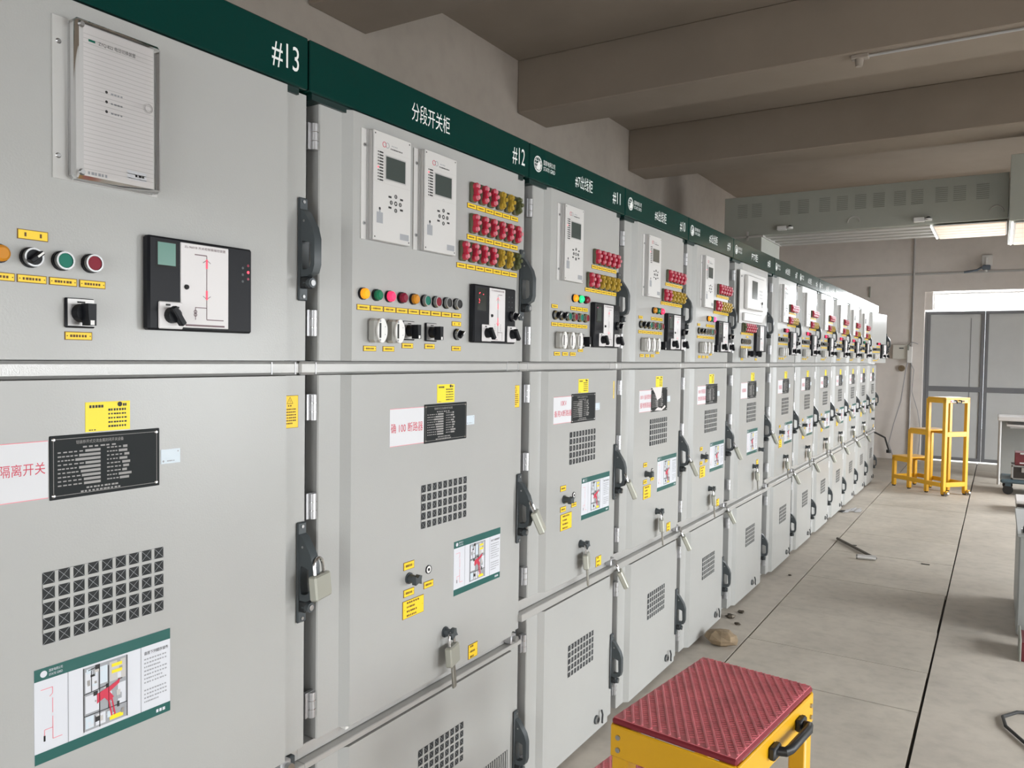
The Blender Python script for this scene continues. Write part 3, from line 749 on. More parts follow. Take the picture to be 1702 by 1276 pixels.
CABS = {}
for no in sorted(Y0, reverse=True):
    W = WID[no]; yl = Y0[no]
    c = empty('switchgear_cabinet', (0, yl, 0)); CABS[no] = c
    tag(c, CLAB[no], 'cabinet', 'row of switchgear cabinets')
    wide = no in (13, 12)
    zmb, zlt, zjl = (.627, .574, .594) if wide else (.718, .648, .679)
    if no == 8: zmb, zlt, zjl = .70, .64, .668
    # carcass
    b = MB(); b.box(-1.5, -.066, .003, W - .003, .0, 2.285, 'frame_paint')
    b.box(-.07, -.0635, .003, .07, .02, 2.165, 'gap_shade'); b.box(-.07, -.0635, W - .012, W - .003, .02, 2.165, 'gap_shade')  # dark strips: the shade in the door gaps, painted onto the carcass front
    b.build('body', c)
    b = MB(); b.box(-.075, .0, .0025, W - .0025, 2.1815, 2.2995, 'header_green', .003); b.box(-.06, -.012, .02, W - .02, 2.168, 2.1815, 'header_edge')
    h = b.build('header_panel', c)
    nm = NAMES.get(no); nn = .0006
    def lett(name, *items):
        b = MB()
        for t, u0, u1, z0, z1 in items: b.text(t, nn, u0, u1, z0, z1, 'lettering')
        return b.build(name, h)
    if no in (13, 12):
        lett('name_lettering', (nm, .372, .545, 2.212, 2.262)); lett('number_lettering', ('#%d' % no, .890, .968, 2.206, 2.266))
    else:
        k = 1.0 if W < .9 else 1.2
        if nm: lett('name_lettering', (nm, .337 * k, .484 * k - (.03 if no == 8 else 0), 2.214, 2.264))
        lett('number_lettering', ('#%d' % no, .672 * k, (.749 if no > 9 else .735) * k, 2.210, 2.262))
        lett('company_lettering', ('国家电网公司', .095, .178, 2.2435, 2.2615), ('STATE GRID', .095, .178, 2.2245, 2.238))
        part('emblem', h, 'emblem', c_emblem, (.0001, .057, 2.239))
    b = MB(); b.box(-.066, -.026, 0, W, ZS0, ZS1, 'rail_metal', .006)
    for u in (.915 * W, .985 * W, .05): b.box(-.0262, -.025, u - .0015, u + .0015, ZS0 + .002, ZS1 - .002, 'galvanised')
    b.build('separator_rail', c)
    b = MB(); b.box(-.066, -.030, 0, W, zjl, zmb - .002, 'rail_metal', .001); b.box(-.066, -.004, .0, W, zlt + .003, zjl - .0015, 'rail_metal', .002)
    b.build('lower_rail', c)
    u0, u1 = .046, W + {13: .013, 12: .005}.get(no, -.008)
    if no == 12: u0 = .052
    if no in (11,): u0 = .060
    if no == 8: u0, u1 = .110, W - .10
    # upper door (the last cabinet's one stands ajar)
    ud = MB(); shape_door(ud, 0, u1 - u0, ZS1 + .002, 2.176)
    uo = ud.build('upper_door', c, (0, u0, 0)); 
    piv = uo
    md = MB(); shape_door(md, u0, u1, zmb, ZS0 - .001)
    if wide: md.box(-.03, -.012, u0 + .094, u0 + .104, zmb - .012, zmb, 'white_plastic')
    mo = md.build('middle_door', c)
    ld = MB(); shape_door(ld, u0, u1, .022, zlt)
    lo = ld.build('lower_door', c)
    # everything on the upper door is placed from the cabinet's left edge
    class Sh:  # shifted parent: parts keep cabinet coordinates
        pass
    if no == 1:
        uo.rotation_euler = (0, 0, -math.radians(9.5))
    def U(): return uo
    off = u0
    _put = put
    def put_shift(name, me, parent=None, loc=(0, 0, 0), rot=None, _p=_put, _uo=uo, _o=off):
        if parent is _uo: loc = (loc[0], loc[1] - _o, loc[2])
        return _p(name, me, parent, loc, rot)
    put = put_shift
    if no == 13:
        # relay box with a clear cover
        b = MB(); b.box(0, .003, .418, .612, 1.866, 2.14, 'bracket_paint')
        for u, z in ((.4285, 2.098), (.427, 1.905), (.607, 2.10), (.606, 1.905)): b.cyl((.003, u, z), (1, 0, 0), .0048, .002, 'steel', 12, .003)
        rb = b.build('relay_box', uo, (0, 0, 0))
        rb.location = (0, -off, 0)
        b = MB(); b.box(.003, .020, .448, .594, 1.871, 2.135, 'unit_face'); n = .0204
        b.rect(n, .461, .592, 1.873, 2.133, 'lined_paper'); m = n + .0002
        for i in range(31): b.rect(m, .461, .592, 1.888 + i * .0077, 1.889 + i * .0077, 'unit_line')
        b.text('ZYQ-822 电压切换装置', m, .488, .557, 2.106, 2.114, 'print_black'); b.rect(m, .470, .482, 2.108, 2.112, 'button_green')
        for k in range(3):
            b.disc(m, .502, 2.03 - k * .017, .0026, 'print_black', 10); b.dashes(m, .510, .534, 2.029 - k * .017, .003, 'print_grey', random.Random(k), 4)
        b.dashes(m, .468, .505, 1.882, .005, 'print_grey', random.Random(8), 6)
        b.rect(m, .540, .578, 1.886, 1.902, 'paper_white'); b.dashes(m, .556, .576, 1.894, .004, 'print_grey', random.Random(8), 3)
        b.build('printed_panel', rb)
        b = MB(); b.box(.003, .034, .440, .602, 1.867, 2.139, 'clear_cover', .006)
        b.ring((.034, .572, 2.018), (1, 0, 0), .006, .009, .002, 'clear_cover')
        for u, z in ((.450, 2.128), (.450, 1.878)): b.cyl((.034, u, z), (1, 0, 0), .006, .004, 'steel', 12, .004)
        b.build('clear_cover', rb)
        label(uo, .3855, 1.7635, .049, .0165, 0)
        lamp(uo, 'a', .331, 1.727); selector(uo, .381, 1.726); button(uo, 'g', .432, 1.726); button(uo, 'r', .483, 1.727)
        for i, u in enumerate((.333, .3835, .435, .4865)): label(uo, u, 1.6905, .047, .0135, 1, i)
        part('rotary_switch', uo, 'rot', c_rotary, (0, .462, 1.638)); label(uo, .461, 1.598, .048, .0145, 1)
        p = part('status_display', uo, ('disp', 'wide'), c_display('wide'), (0, .582, 1.7025))
        part('display_knob', p, 'mrot', c_mini_rotary, (.02, .045, -.060))
        stickers(mo, .330, WLT[13], .513, .5145, .641, .9625, -.008)
        part('vent_grille', mo, ('grw',), c_grille(.228, .125, 9, 5), (0, .511, 1.1295))
        part('instruction_sign', mo, ('sign', 'red_text'), c_sign('red_text'), (0, .5105, .945))
        hu = W - .003
        part('vent_grille', lo, ('grl',), c_grille(.222, .122, 9, 5), (0, .538, .382))
        part('vent_louver', lo, ('lou',), c_louver(.16, .11, 13), (0, .83, .187))
    elif no == 12:
        part('relay_unit', uo, ('unit', 5), c_unit(True, 5), (0, .195, 2.0025)); part('relay_unit', uo, ('unit', 1), c_unit(True, 1), (0, .402, 2.0005))
        links(uo, 'rrryyo', [.660 + .049 * i for i in range(6)], 2.068)
        links(uo, 'rrrrrr', [.660 + .049 * i for i in range(6)], 1.974)
        links(uo, 'rrrryyo', [.609 + .049 * i for i in range(7)], 1.886)
        for i in range(6): label(uo, .660 + .049 * i, 2.027, .0475, .0155, 1, i); label(uo, .660 + .049 * i, 1.933, .0475, .0155, 1, i)
        for i in range(7): label(uo, .609 + .049 * i, 1.8425, .0475, .0155, 1, i)
        us = [.186 + .0502 * i for i in range(9)]
        for u, c_ in zip(us, 'AgRra'): lamp(uo, c_, u - .004, 1.7265)
        for u, c_ in zip(us[5:], 'grkk'): button(uo, c_, u - .004, 1.7255)
        for i, u in enumerate(us): label(uo, u, 1.692, .0475, .0145, 1, i)
        for u in (.222, .292): part('test_terminal', uo, 'term', c_terminal, (0, u, 1.6345))
        label(uo, .211, 1.588, .048, .014, 1); label(uo, .284, 1.588, .046, .014, 1)
        part('rotary_switch', uo, 'rot', c_rotary, (0, .362, 1.639)); part('rotary_switch', uo, 'rot', c_rotary, (0, .462, 1.638))
        label(uo, .362, 1.598, .048, .0145, 1); label(uo, .46, 1.598, .046, .0145, 1)
        part('key_selector', uo, 'sel3', c_selector(), (0, .589, 1.636)); label(uo, .588, 1.667, .046, .014, 0); label(uo, .588, 1.594, .046, .0145, 1)
        p = part('status_display', uo, ('disp', 'red'), c_display('red'), (0, .652, 1.7025))
        part('display_knob', p, 'mrot', c_mini_rotary, (.02, .066, -.058)); part('display_knob', p, 'mrot', c_mini_rotary, (.02, .212, -.058))
        part('display_button', p, 'sel2', c_selector(), (.02, .214, .0))
        stickers(mo, .365, WLT[12], .5415, .540, .667, .960)
        part('vent_grille', mo, ('gr', 9, 5), c_grille(.222, .124, 9, 5), (0, .540, 1.1425))
        part('instruction_sign', mo, ('sign', 'red_text'), c_sign('red_text'), (0, .7165, .930))
        label(mo, .377, .989, .046, .022, 1); label(mo, .466, .915, .044, .020, 1); label(mo, .378, .913, .046, .021, 1)
        part('key_switch', mo, 'ks', c_keyswitch, (0, .378, .953)); part('keyhole', mo, 'kh', c_keyhole, (0, .465, .958))
        label(mo, .398, .867, .093, .05, 4, 1); label(mo, .695, .65, .05, .045, 3, 2)
        part('interlock_knob', mo, 'ks', c_keyswitch, (0, .548, .752), (.4, 0, 0))
        part('vent_grille', lo, ('grl',), c_grille(.222, .122, 9, 5), (0, .538, .382))
        part('vent_louver', lo, ('lou',), c_louver(.16, .11, 13), (0, .83, .187))
        part('floor_lock', lo, 'flock', c_floor_lock, (0, .78, .075))
        hu = W - .013
    elif no == 8:
        # square relay panel on a steel plate
        b = MB(); b.box(0, .004, .17, .80, 1.80, 2.13, 'unit_face', .001)
        b.box(.004, .028, .26, .66, 1.892, 2.105, 'unit_face', .006); b.rect(.0284, .36, .49, 1.96, 2.075, 'lcd_grey')
        for q in range(3):
            for k in range(3): b.disc(.0284, .55 + k * .025, 2.02 - q * .022, .006, 'print_grey', 8)
        b.rect(.0284, .60, .62, 1.915, 1.94, 'print_grey'); b.cyl((.028, .61, 1.945), (1, 0, 0), .009, .004, 'print_black', 10)
        b.box(.004, .020, .23, .66, 1.815, 1.868, 'unit_face', .004)
        for u in (.20, .24, .68): b.cyl((.004, u, 2.09 if u != .24 else 1.84), (1, 0, 0), .006, .004, 'steel', 10)
        rp = b.build('relay_panel', uo); rp.location = (0, -off - .03, 0)
        links(uo, 'orrrrr', [.22 + .047 * i for i in range(6)], 1.775)
        for i in range(6): label(uo, .22 + .047 * i, 1.737, .045, .014, 1, i)
        label(uo, .34, 1.718, .05, .012, 0)
        for i, c_ in enumerate('kkkk'): button(uo, c_, .22 + .05 * i, 1.688)
        for i in range(5): label(uo, .22 + .05 * i, 1.652, .047, .014, 1, i)
        p = part('status_display', uo, ('disp', 'plain'), c_display('plain'), (0, .50, 1.715))
        part('test_terminal', uo, 'term', c_terminal, (0, .21, 1.614)); part('rotary_switch', uo, 'rot', c_rotary, (0, .36, 1.614))
        part('rotary_switch', uo, 'rot', c_rotary, (0, .55, 1.614)); label(uo, .23, 1.576, .05, .014, 1); label(uo, .56, 1.576, .05, .014, 1)
        stickers(mo, .30, ('w8', .147, .099, [('避雷器柜', -.3, .3, -.1, .14)]), .488, .497, .61, None)
        part('vent_grille', mo, ('gr', 9, 5), c_grille(.222, .124, 9, 5), (0, .485, 1.23))
        part('instruction_sign', mo, ('sign', 'red_text'), c_sign('red_text'), (0, .52, 1.035))
        part('key_switch', mo, 'ks', c_keyswitch, (0, .70, .965)); label(mo, .66, .88, .05, .04, 3, 1); label(mo, .70, .77, .05, .045, 3, 2)
        part('interlock_knob', mo, 'ks', c_keyswitch, (0, .56, .865), (.4, 0, 0))
        part('vent_grille', lo, ('gr', 9, 5), c_grille(.222, .124, 9, 5), (0, .53, .41)); part('floor_lock', lo, 'flock', c_floor_lock, (0, .60, .075))
        hu = u1 - .018
    else:
        feeder_upper(uo, no); feeder_middle(mo, no); feeder_lower(lo, no)
        hu = W - .018
    zm = {13: 1.056, 12: 1.052, 8: 1.10}.get(no, 1.085)
    part('swing_handle', uo, 'handle', c_handle, (-.020, hu, 1.818)); part('swing_handle', mo, 'handle', c_handle, (-.020, hu, zm)); part('swing_handle', lo, 'handle', c_handle, (-.020, hu, .225 if wide else .26))
    for z in (2.088, 1.646): part('hinge', c, 'hinge', c_hinge, (-.024, u0 - .012, z))
    for z in ((1.444, 1.205, .718) if wide or no == 12 else (1.444, 1.205, .80)): part('hinge', c, 'hinge', c_hinge, (-.024, u0 - .012, z))
    for z in ((.50, .12) if wide else (.56, .12)): part('hinge', c, 'hinge', c_hinge, (-.024, u0 - .012, z))
    part('corner_latch', c, 'latch', c_latch, (-.030, W - .045, zmb - .015))
    put = _put
    c['_hu'] = hu; c['_zm'] = zm; c['_zmb'] = zmb; c['_w'] = W

# ------------------------------------------------------------------ padlocks hanging on the row
def m_lock_body(long):
    def fn(b):
        h = .078 if long else .058
        b.box(-.011, .011, -.034, .034, -.030 - h, -.030, 'padlock_metal', .004)
        b.rect(.0104, -.008, .008, -.035 - h * .6, -.045, 'padlock_side')
    return fn
def m_shackle(b):
    pts = [(0, -.019, -.034), (0, -.019, -.012)] + [(0, -.019 * math.cos(a), -.012 + .019 * math.sin(a)) for a in [PI * i / 10 for i in range(1, 10)]] + [(0, .019, -.012), (0, .019, -.034)]
    b.tube(pts, .0042, 'chrome', 8)
def m_key(b):
    b.box(-.0035, .0035, -.011, .011, -.168, -.086, 'padlock_side', .001); b.cyl((0, 0, -.090), (0, 0, 1), .004, .012, 'chrome', 8)
def padlock(loc, rot, label_, key=False, long=False):
    o = empty('padlock', loc, rot); tag(o, label_, 'padlock', 'padlocks on the cabinets')
    part('lock_body', o, ('lb', long), m_lock_body(long), (0, 0, 0)); part('shackle', o, 'shk', m_shackle, (0, 0, 0))
    if key: part('key', o, 'lkey', m_key, (0, 0, 0 if long else .012))
    return o
for no in sorted(Y0, reverse=True):
    c = CABS[no]; y = Y0[no]; hu = c['_hu']; zm = c['_zm']
    if no >= 2:
        if no == 13: padlock((.030, y + hu + .010, zm + .030), (0, -.10, .25), 'cream padlock hanging from the middle door handle of cabinet #13')
        else: padlock((.032, y + hu, zm + (.022 if no == 12 else -.010)), (0, -.42, .42), 'padlock hanging from the middle door handle of cabinet #%d' % no, long=True)
    if no not in (13, 1):
        u = .548 if no == 12 else (.56 if no == 8 else .43); z = .752 if no == 12 else (.865 if no == 8 else .842)
        padlock((.024, y + u, z - .004), (0, -.08, .35 if no != 12 else .25), 'padlock with a key hanging from the interlock knob of cabinet #%d' % no, key=True)
        if no != 12 and no != 8:
            padlock((.002, y + c['_w'] - .030, c['_zmb'] - .030), (0, -.45, .42), 'padlock hanging from the corner latch under the middle door of cabinet #%d' % no, long=True)
for c in CABS.values():
    for k in ('_hu', '_zm', '_zmb', '_w'): del c[k]

# ------------------------------------------------------------------ busbar bridge over the aisle
d = empty('busbar_duct', (0, 9.1, 2.99)); tag(d, 'grey-green busbar duct bridging the aisle above the far cabinets', 'duct')
b = MB(); b.box(-1.4, 1.40, 0, 1.0, 0, .45, 'duct_paint', .004)
b.build('casing', d)
b = MB()
for k in range(4): b.box(-.95, .72, .10 + k * .22, .22 + k * .22, -.014, 0, 'duct_rib', .003)
b.build('underside_ribs', d)
def m_louver(b):
    for k in range(8): b.prism([(0, 0), (.012, -.010), (0, -.010)][::-1], 'y', -.05, .05, 'duct_paint') if False else b.box(-.055, .055, -.004, 0, .02 * k, .02 * k + .009, 'duct_dark')
for u in (-1.19, -1.03, -.72, -.52, -.30, -.12, .06, .24, .44, .60, .82, .98, 1.18): part('louver', d, 'dlouver', m_louver, (u, 0, .21))
def m_loop(b): b.tube([(.06 * math.cos(PI * i / 10), -.006, .06 * math.sin(PI * i / 10)) for i in range(11)], .006, 'duct_rib', 8)
for u in (0, 1.30): part('lifting_loop', d, 'dloop', m_loop, (u, 0, .07))
b = MB(); b.box(-1.4, -.97, 0, .85, -.688, 0, 'duct_paint', .003); b.box(-1.42, -.95, -.012, .87, -.02, 0, 'duct_rib'); b.box(-1.14, -1.12, -.012, 0, -.05, .05, 'duct_rib')
b.build('riser', d)
d2 = empty('busbar_duct', (1.405, 8.4, 2.86)); tag(d2, 'deeper grey busbar duct box at the right edge of the photo', 'duct')
b = MB(); b.box(0, 2.4, 0, 1.7, 0, .59, 'duct_paint', .004); b.box(-.004, .0, 0, 1.7, .3, .32, 'duct_dark'); b.build('casing', d2)
def bright_panel(loc, L, W, lab):  # ribbed panel on a duct underside, its brightness set by emission
    o = empty('glowing_panel', loc); tag(o, lab, 'light', 'lit panels under the ducts')
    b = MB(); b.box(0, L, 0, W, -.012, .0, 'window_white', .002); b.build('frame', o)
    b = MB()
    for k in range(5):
        w = W / 5; b.box(.02, L - .01, k * w + .008, (k + 1) * w - .008, -.020, -.012, 'panel_glow', .003)
    b.build('glowing_ribs', o)
    b = MB(); b.box(-.016, 0, 0, W, -.016, .004, 'edge_glow'); b.build('end_strip', o)
bright_panel((.74, 9.14, 2.976), .655, .92, 'long warm lit ribbed panel under the grey-green duct')
bright_panel((1.44, 8.45, 2.853), 2.2, 1.5, 'warm lit ribbed panel under the duct box at the right edge')
def detector(loc, lab):
    o = empty('detector', loc); tag(o, lab, 'detector', 'small white detectors on the duct')
    b = MB(); b.box(-.09, .01, -.06, 0, -.02, .025, 'window_white', .004); b.build('housing', o)
    b = MB(); b.cyl((.045, -.03, -.012), (0, 0, 1), .035, .022, 'window_white', 16); b.cyl((.045, -.03, .010), (0, 0, 1), .034, .018, 'matt_black', 16, .012); b.build('dome', o)
detector((-.70, 9.1, 3.045), 'small white detector with dark dome on the left part of the duct')
detector((.665, 9.1, 3.03), 'small white detector with dark dome beside the lit panel')
# sensor and conduit under the beam
o = empty('ceiling_sensor', (.50, 5.83, 3.655)); tag(o, 'small sensor hanging under the nearest ceiling beam at the end of a conduit', 'sensor')
b = MB(); b.box(-.05, .06, -.03, .03, -.028, 0, 'plaster', .004); b.build('base', o)
b = MB(); b.cyl((.0, 0, -.075), (0, 0, 1), .022, .05, 'plaster', 14, .03); b.build('sensor_head', o)
b = MB(); b.tube([(.058, 0, -.014), (1.0, 0, -.014), (4.25, 0, -.014)], .009, 'pipe_grey', 8); b.build('conduit', o)

# ------------------------------------------------------------------ end wall things
b = MB(); b.tube([(.165, YE - .014, 0), (.165, YE - .014, 3.2), (.165, YE - .014, 3.64)], .014, 'pipe_grey', 10); tag(b.build('wall_pipe'), 'grey vertical conduit pipe on the end wall beside the doorway', 'pipe')
b = MB(); b.box(XL, XR, YE - .016, YE, 2.955, 2.985, 'pipe_grey', .003); tag(b.build('wall_trunking'), 'thin horizontal cable trunking across the end wall above the door', 'trunking')
o = empty('junction_box', (.145, YE - .045, 1.56)); tag(o, 'slim white switch box fixed to the pipe beside the doorway', 'switch box')
b = MB(); b.box(-.035, .035, -.04, .0, 0, .26, 'window_white', .005); b.build('case', o)
b = MB(); b.box(-.035, -.008, -.044, -.04, .2, .29, 'duct_dark', .002); b.tube([(-.01, -.03, .29), (.03, -.05, .33), (.12, -.05, .30)], .008, 'cable_grey', 8); b.build('lever', o)
b = MB()
b.tube([(.13, YE - .03, 1.60), (.10, YE - .07, 1.48), (.08, YE - .07, 1.3), (.04, YE - .07, .95), (-.06, YE - .06, .55), (-.12, YE - .06, .25), (-.05, YE - .06, .05), (.05, YE - .1, .01)], .008, 'cable_grey', 8)
tag(b.build('power_cable'), 'thick grey cable sagging in a loop left of the conduit pipe', 'cable', 'cables by the doorway')
b = MB()
b.tube([(.15, YE - .03, 1.58), (.21, YE - .04, 1.45), (.19, YE - .04, 1.1), (.28, YE - .04, .8), (.33, YE - .03, .5), (.30, YE - .03, .02)], .005, 'cable_grey', 8)
tag(b.build('power_cable'), 'thin dark cable hanging right of the conduit pipe toward the doorway', 'cable', 'cables by the doorway')
o = empty('wall_fuse_box', (.01, YE - .06, 1.735)); tag(o, 'flat cream distribution box on the end wall left of the pipe', 'box')
b = MB(); b.box(-.115, .115, 0, .06, -.115, .115, 'cream_box', .006); b.build('case', o)
b = MB(); b.box(-.02, .045, -.003, 0, .05, .066, 'print_black'); b.build('name_strip', o)
b = MB(); b.cyl((.03, YE - .03, 1.47), (0, 1, 0), .05, .03, 'stone', 14); tag(b.build('wall_socket'), 'round brownish cover on the end wall below the cream box', 'cover')
o = empty('wall_camera', (1.15, YE - .02, 3.06)); tag(o, 'blue-grey wall device with a side arm above the daylight strip', 'wall device')
b = MB(); b.box(-.06, .08, -.01, .02, .0, .16, 'window_white', .004); b.cyl((.0, -.06, .0), (0, 0, 1), .02, .12, 'window_white', 10); b.build('bracket', o)
b = MB(); b.box(-.05, .06, -.13, -.02, -.07, .0, 'fixture_blue', .012); b.cyl((0, -.07, -.10), (0, 0, 1), .02, .03, 'window_white', 10); b.build('head', o)
b = MB(); b.tube([(-.05, -.07, -.03), (-.12, -.07, -.07), (-.29, -.07, -.095)], .016, 'fixture_blue', 10); b.build('arm', o)
b = MB(); b.box(-.485, -.465, YE - .02, YE, 2.62, 2.80, 'duct_dark', .003); tag(b.build('wall_bracket'), 'short dark vertical strip on the end wall above the row end', 'bracket')
o = empty('cable_end', (0, 0, 0))
b = MB(); b.tube([(-.2, 11.305, .58), (-.16, 11.42, .62), (-.02, 11.5, .62), (.10, 11.5, .56), (.15, 11.5, .40)], .012, 'rubber', 8); b.cyl((.15, 11.5, .36), (0, 0, 1), .03, .04, 'rubber', 10)
bpy.data.objects.remove(o); tag(b.build('plug_cable'), 'black cable with plug sticking out at the far end of the row', 'cable')

# ------------------------------------------------------------------ step stools
def frame_bar(b, p, q, w, m='stool_yellow'):
    p = Vector(p); q = Vector(q); dd = q - p; L = dd.length
    rot = dd.to_track_quat('X', 'Z').to_matrix().to_4x4(); rot.translation = p
    old = b.M; b.M = rot; b.box(0, L, -w[0] / 2, w[0] / 2, -w[1] / 2, w[1] / 2, m, .004); b.M = old
def tread(L, W, nx, pat):
    b = MB(); b.box(0, L, 0, W, -.014, 0, 'tread_dark', .004); b.box(.003, L - .003, .003, W - .003, 0, .002, 'tread_red', .001)
    # raised herringbone ribs
    dx, dy = .52, -.854; nx_, ny_ = .854, .52      # long slanting ribs with short cross cuts between them
    c = .010
    while c < nx_ * L + ny_ * W - .006:
        t0, t1 = -9, 9
        px, py = nx_ * c, ny_ * c
        for o_, d_, lo, hi in ((px, dx, .006, L - .006), (py, dy, .006, W - .006)):
            a0, a1 = sorted(((lo - o_) / d_, (hi - o_) / d_)); t0 = max(t0, a0); t1 = min(t1, a1)
        if t1 - t0 > .012:
            b.M = Matrix(((dx, nx_, 0, px), (dy, ny_, 0, py), (0, 0, 1, .002), (0, 0, 0, 1)))
            if b.M.to_3x3().determinant() < 0: b.M = Matrix(((dx, -nx_, 0, px), (dy, -ny_, 0, py), (0, 0, 1, .002), (0, 0, 0, 1)))
            b.box(t0, t1, -.0028, .0028, -.001, .0022, 'tread_red', .0012)
            t = t0 + .004
            while t < t1 - .016:
                b.box(t, t + .0035, .004, .0150, -.001, .0012, 'tread_red', .0005); t += .0105
            b.M = None
        c += .0195
    return b
# near two-step stool: handle end faces the aisle, steps go down toward the cabinets
st = empty('step_stool', (.640, 1.642, 0), (0, 0, math.radians(-6.8))); tag(st, 'near yellow two-step stool with a red anti-slip tread in the foreground', 'stool', 'yellow step stools')
L1, W1, H1 = .302, .482, .742
tread(L1, W1, 9, 0).build('tread', st, (0, 0, H1))
tread(.28, W1, 9, 0).build('tread', st, (-.285, 0, .372))
def leg(x, y, h, nm='leg'):
    b = MB(); b.box(-.022, .022, -.022, .022, .012, h, 'stool_yellow', .005); b.cyl((0, 0, 0), (0, 0, 1), .02, .02, 'rubber', 12); b.build(nm, st, (x, y, 0))
for x in (.022, L1 - .022):
    for y in (.022, W1 - .022): leg(x, y, H1 - .014)
for y in (.022, W1 - .022): leg(-.262, y, .356)
def apron(p0, p1, z0, z1, name='apron', bolts=True, ax='x'):
    b = MB()
    x0, y0 = p0; x1, y1 = p1
    b.box(min(x0, x1), max(x0, x1), min(y0, y1), max(y0, y1), z0, z1, 'stool_yellow', .003)
    if bolts:
        for z in (z0 + .02, z1 - .025):
            if ax == 'x':
                for x in (min(x0, x1) + .022, max(x0, x1) - .022): b.cyl((x, min(y0, y1), z), (0, -1, 0), .006, .004, 'steel', 8); b.cyl((x, max(y0, y1), z), (0, 1, 0), .006, .004, 'steel', 8)
            else:
                for y in (min(y0, y1) + .022, max(y0, y1) - .022): b.cyl((max(x0, x1), y, z), (1, 0, 0), .006, .004, 'steel', 8)
    return b.build(name, st)
apron((-.001, -.004), (L1 + .001, .004), H1 - .088, H1 - .014); apron((-.001, W1 - .004), (L1 + .001, W1 + .004), H1 - .088, H1 - .014)
apron((L1 - .004, .004), (L1 + .004, W1 - .004), H1 - .088, H1 - .014, ax='y'); apron((-.004, .004), (.004, W1 - .004), H1 - .088, H1 - .014, bolts=False)
apron((-.285, -.004), (.044, .004), .29, .358); apron((-.285, W1 - .004), (.044, W1 + .004), .29, .358); apron((-.289, .004), (-.281, W1 - .004), .29, .358, bolts=False)
for y in (.01, W1 - .03): apron((-.24, y), (L1 - .044, y + .02), .10, .14, 'foot_rail', False)
b = MB(); xh = L1 + .004
b.tube([(xh, .19, H1 - .05), (xh + .030, .195, H1 - .046), (xh + .034, .215, H1 - .046), (xh + .034, .335, H1 - .046), (xh + .030, .355, H1 - .046), (xh, .36, H1 - .05)], .011, 'handle_dark', 10)
for y in (.188, .362): b.box(xh, xh + .016, y - .022, y + .022, H1 - .064, H1 - .034, 'handle_dark', .004)
b.build('carry_handle', st)
# far three-step stool, turned 45 degrees
fs = empty('step_stool', (.85, 10.5, 0), (0, 0, math.atan2(.65, -.76))); tag(fs, 'far tall yellow three-step stool standing in front of the grey door', 'stool', 'yellow step stools')
st = fs; FW = .37; HT = [1.155, .755, .385]; SX = .267
# local: x runs down the steps away from the handle end, y toward -width
for k, hgt in enumerate(HT):
    x0 = k * SX
    b = MB(); b.box(0, SX, -FW, 0, -.012, .004, 'stool_yellow', .003); b.box(.01, SX - .01, -FW + .01, -.01, .004, .006, 'stool_yellow'); b.build('tread', st, (x0, 0, hgt))
    for y in (-.0, -FW):
        sgn = -1 if y == 0 else 1
        apron((x0, y), (x0 + SX, y + sgn * .012), hgt - .062, hgt - .012, bolts=False)
    apron((x0 + SX - .012, -FW), (x0 + SX, 0), hgt - .062, hgt - .012, bolts=False)
apron((0, -FW), (.012, 0), HT[0] - .062, HT[0] - .012, bolts=False); apron((0, -FW + .04), (.02, -.04), HT[1] - .06, HT[1], 'cross_rail', False)
apron((0, -FW + .04), (.02, -.04), .10, .155, 'cross_rail', False)
for y in (-.002, -FW - .010): apron((.04, y - .010), (3 * SX - .04, y + .012), .10, .15, 'foot_rail', False)
apron((3 * SX - .02, -FW + .04), (3 * SX, -.04), .10, .145, 'cross_rail', False)
for k in range(4):
    hgt = HT[min(k, 2)] if k == 0 else HT[k - 1]
    xk = min(max(k * SX, .022), 3 * SX - .022)
    for y in (-.022, -FW + .022): leg(xk, y, hgt - .014)
def m_caster(b):
    b.cyl((0, -.012, .028), (0, 1, 0), .027, .024, 'case_metal', 14); b.box(-.012, .012, -.018, .018, .03, .062, 'stool_yellow', .003)
for y in (-.022, -FW + .022): part('caster', fs, 'caster', m_caster, (-.03, y, 0))
b = MB(); b.tube([(-.004, -.20, HT[0] - .03), (-.03, -.20, HT[0] - .03), (-.034, -.20, HT[0] - .055), (-.034, -.13, HT[0] - .055), (-.03, -.13, HT[0] - .03), (-.004, -.13, HT[0] - .03)], .009, 'handle_dark', 8); b.build('carry_handle', fs)
b = MB(); b.box(-.003, 0, -.15, -.07, HT[0] - .056, HT[0] - .022, 'paper_white'); b.box(-.004, -.003, -.082, -.072, HT[0] - .05, HT[0] - .03, 'red_text'); b.box(-.003, 0, -.28, -.235, HT[0] - .05, HT[0] - .028, 'label_text'); b.build('label_sticker', fs)

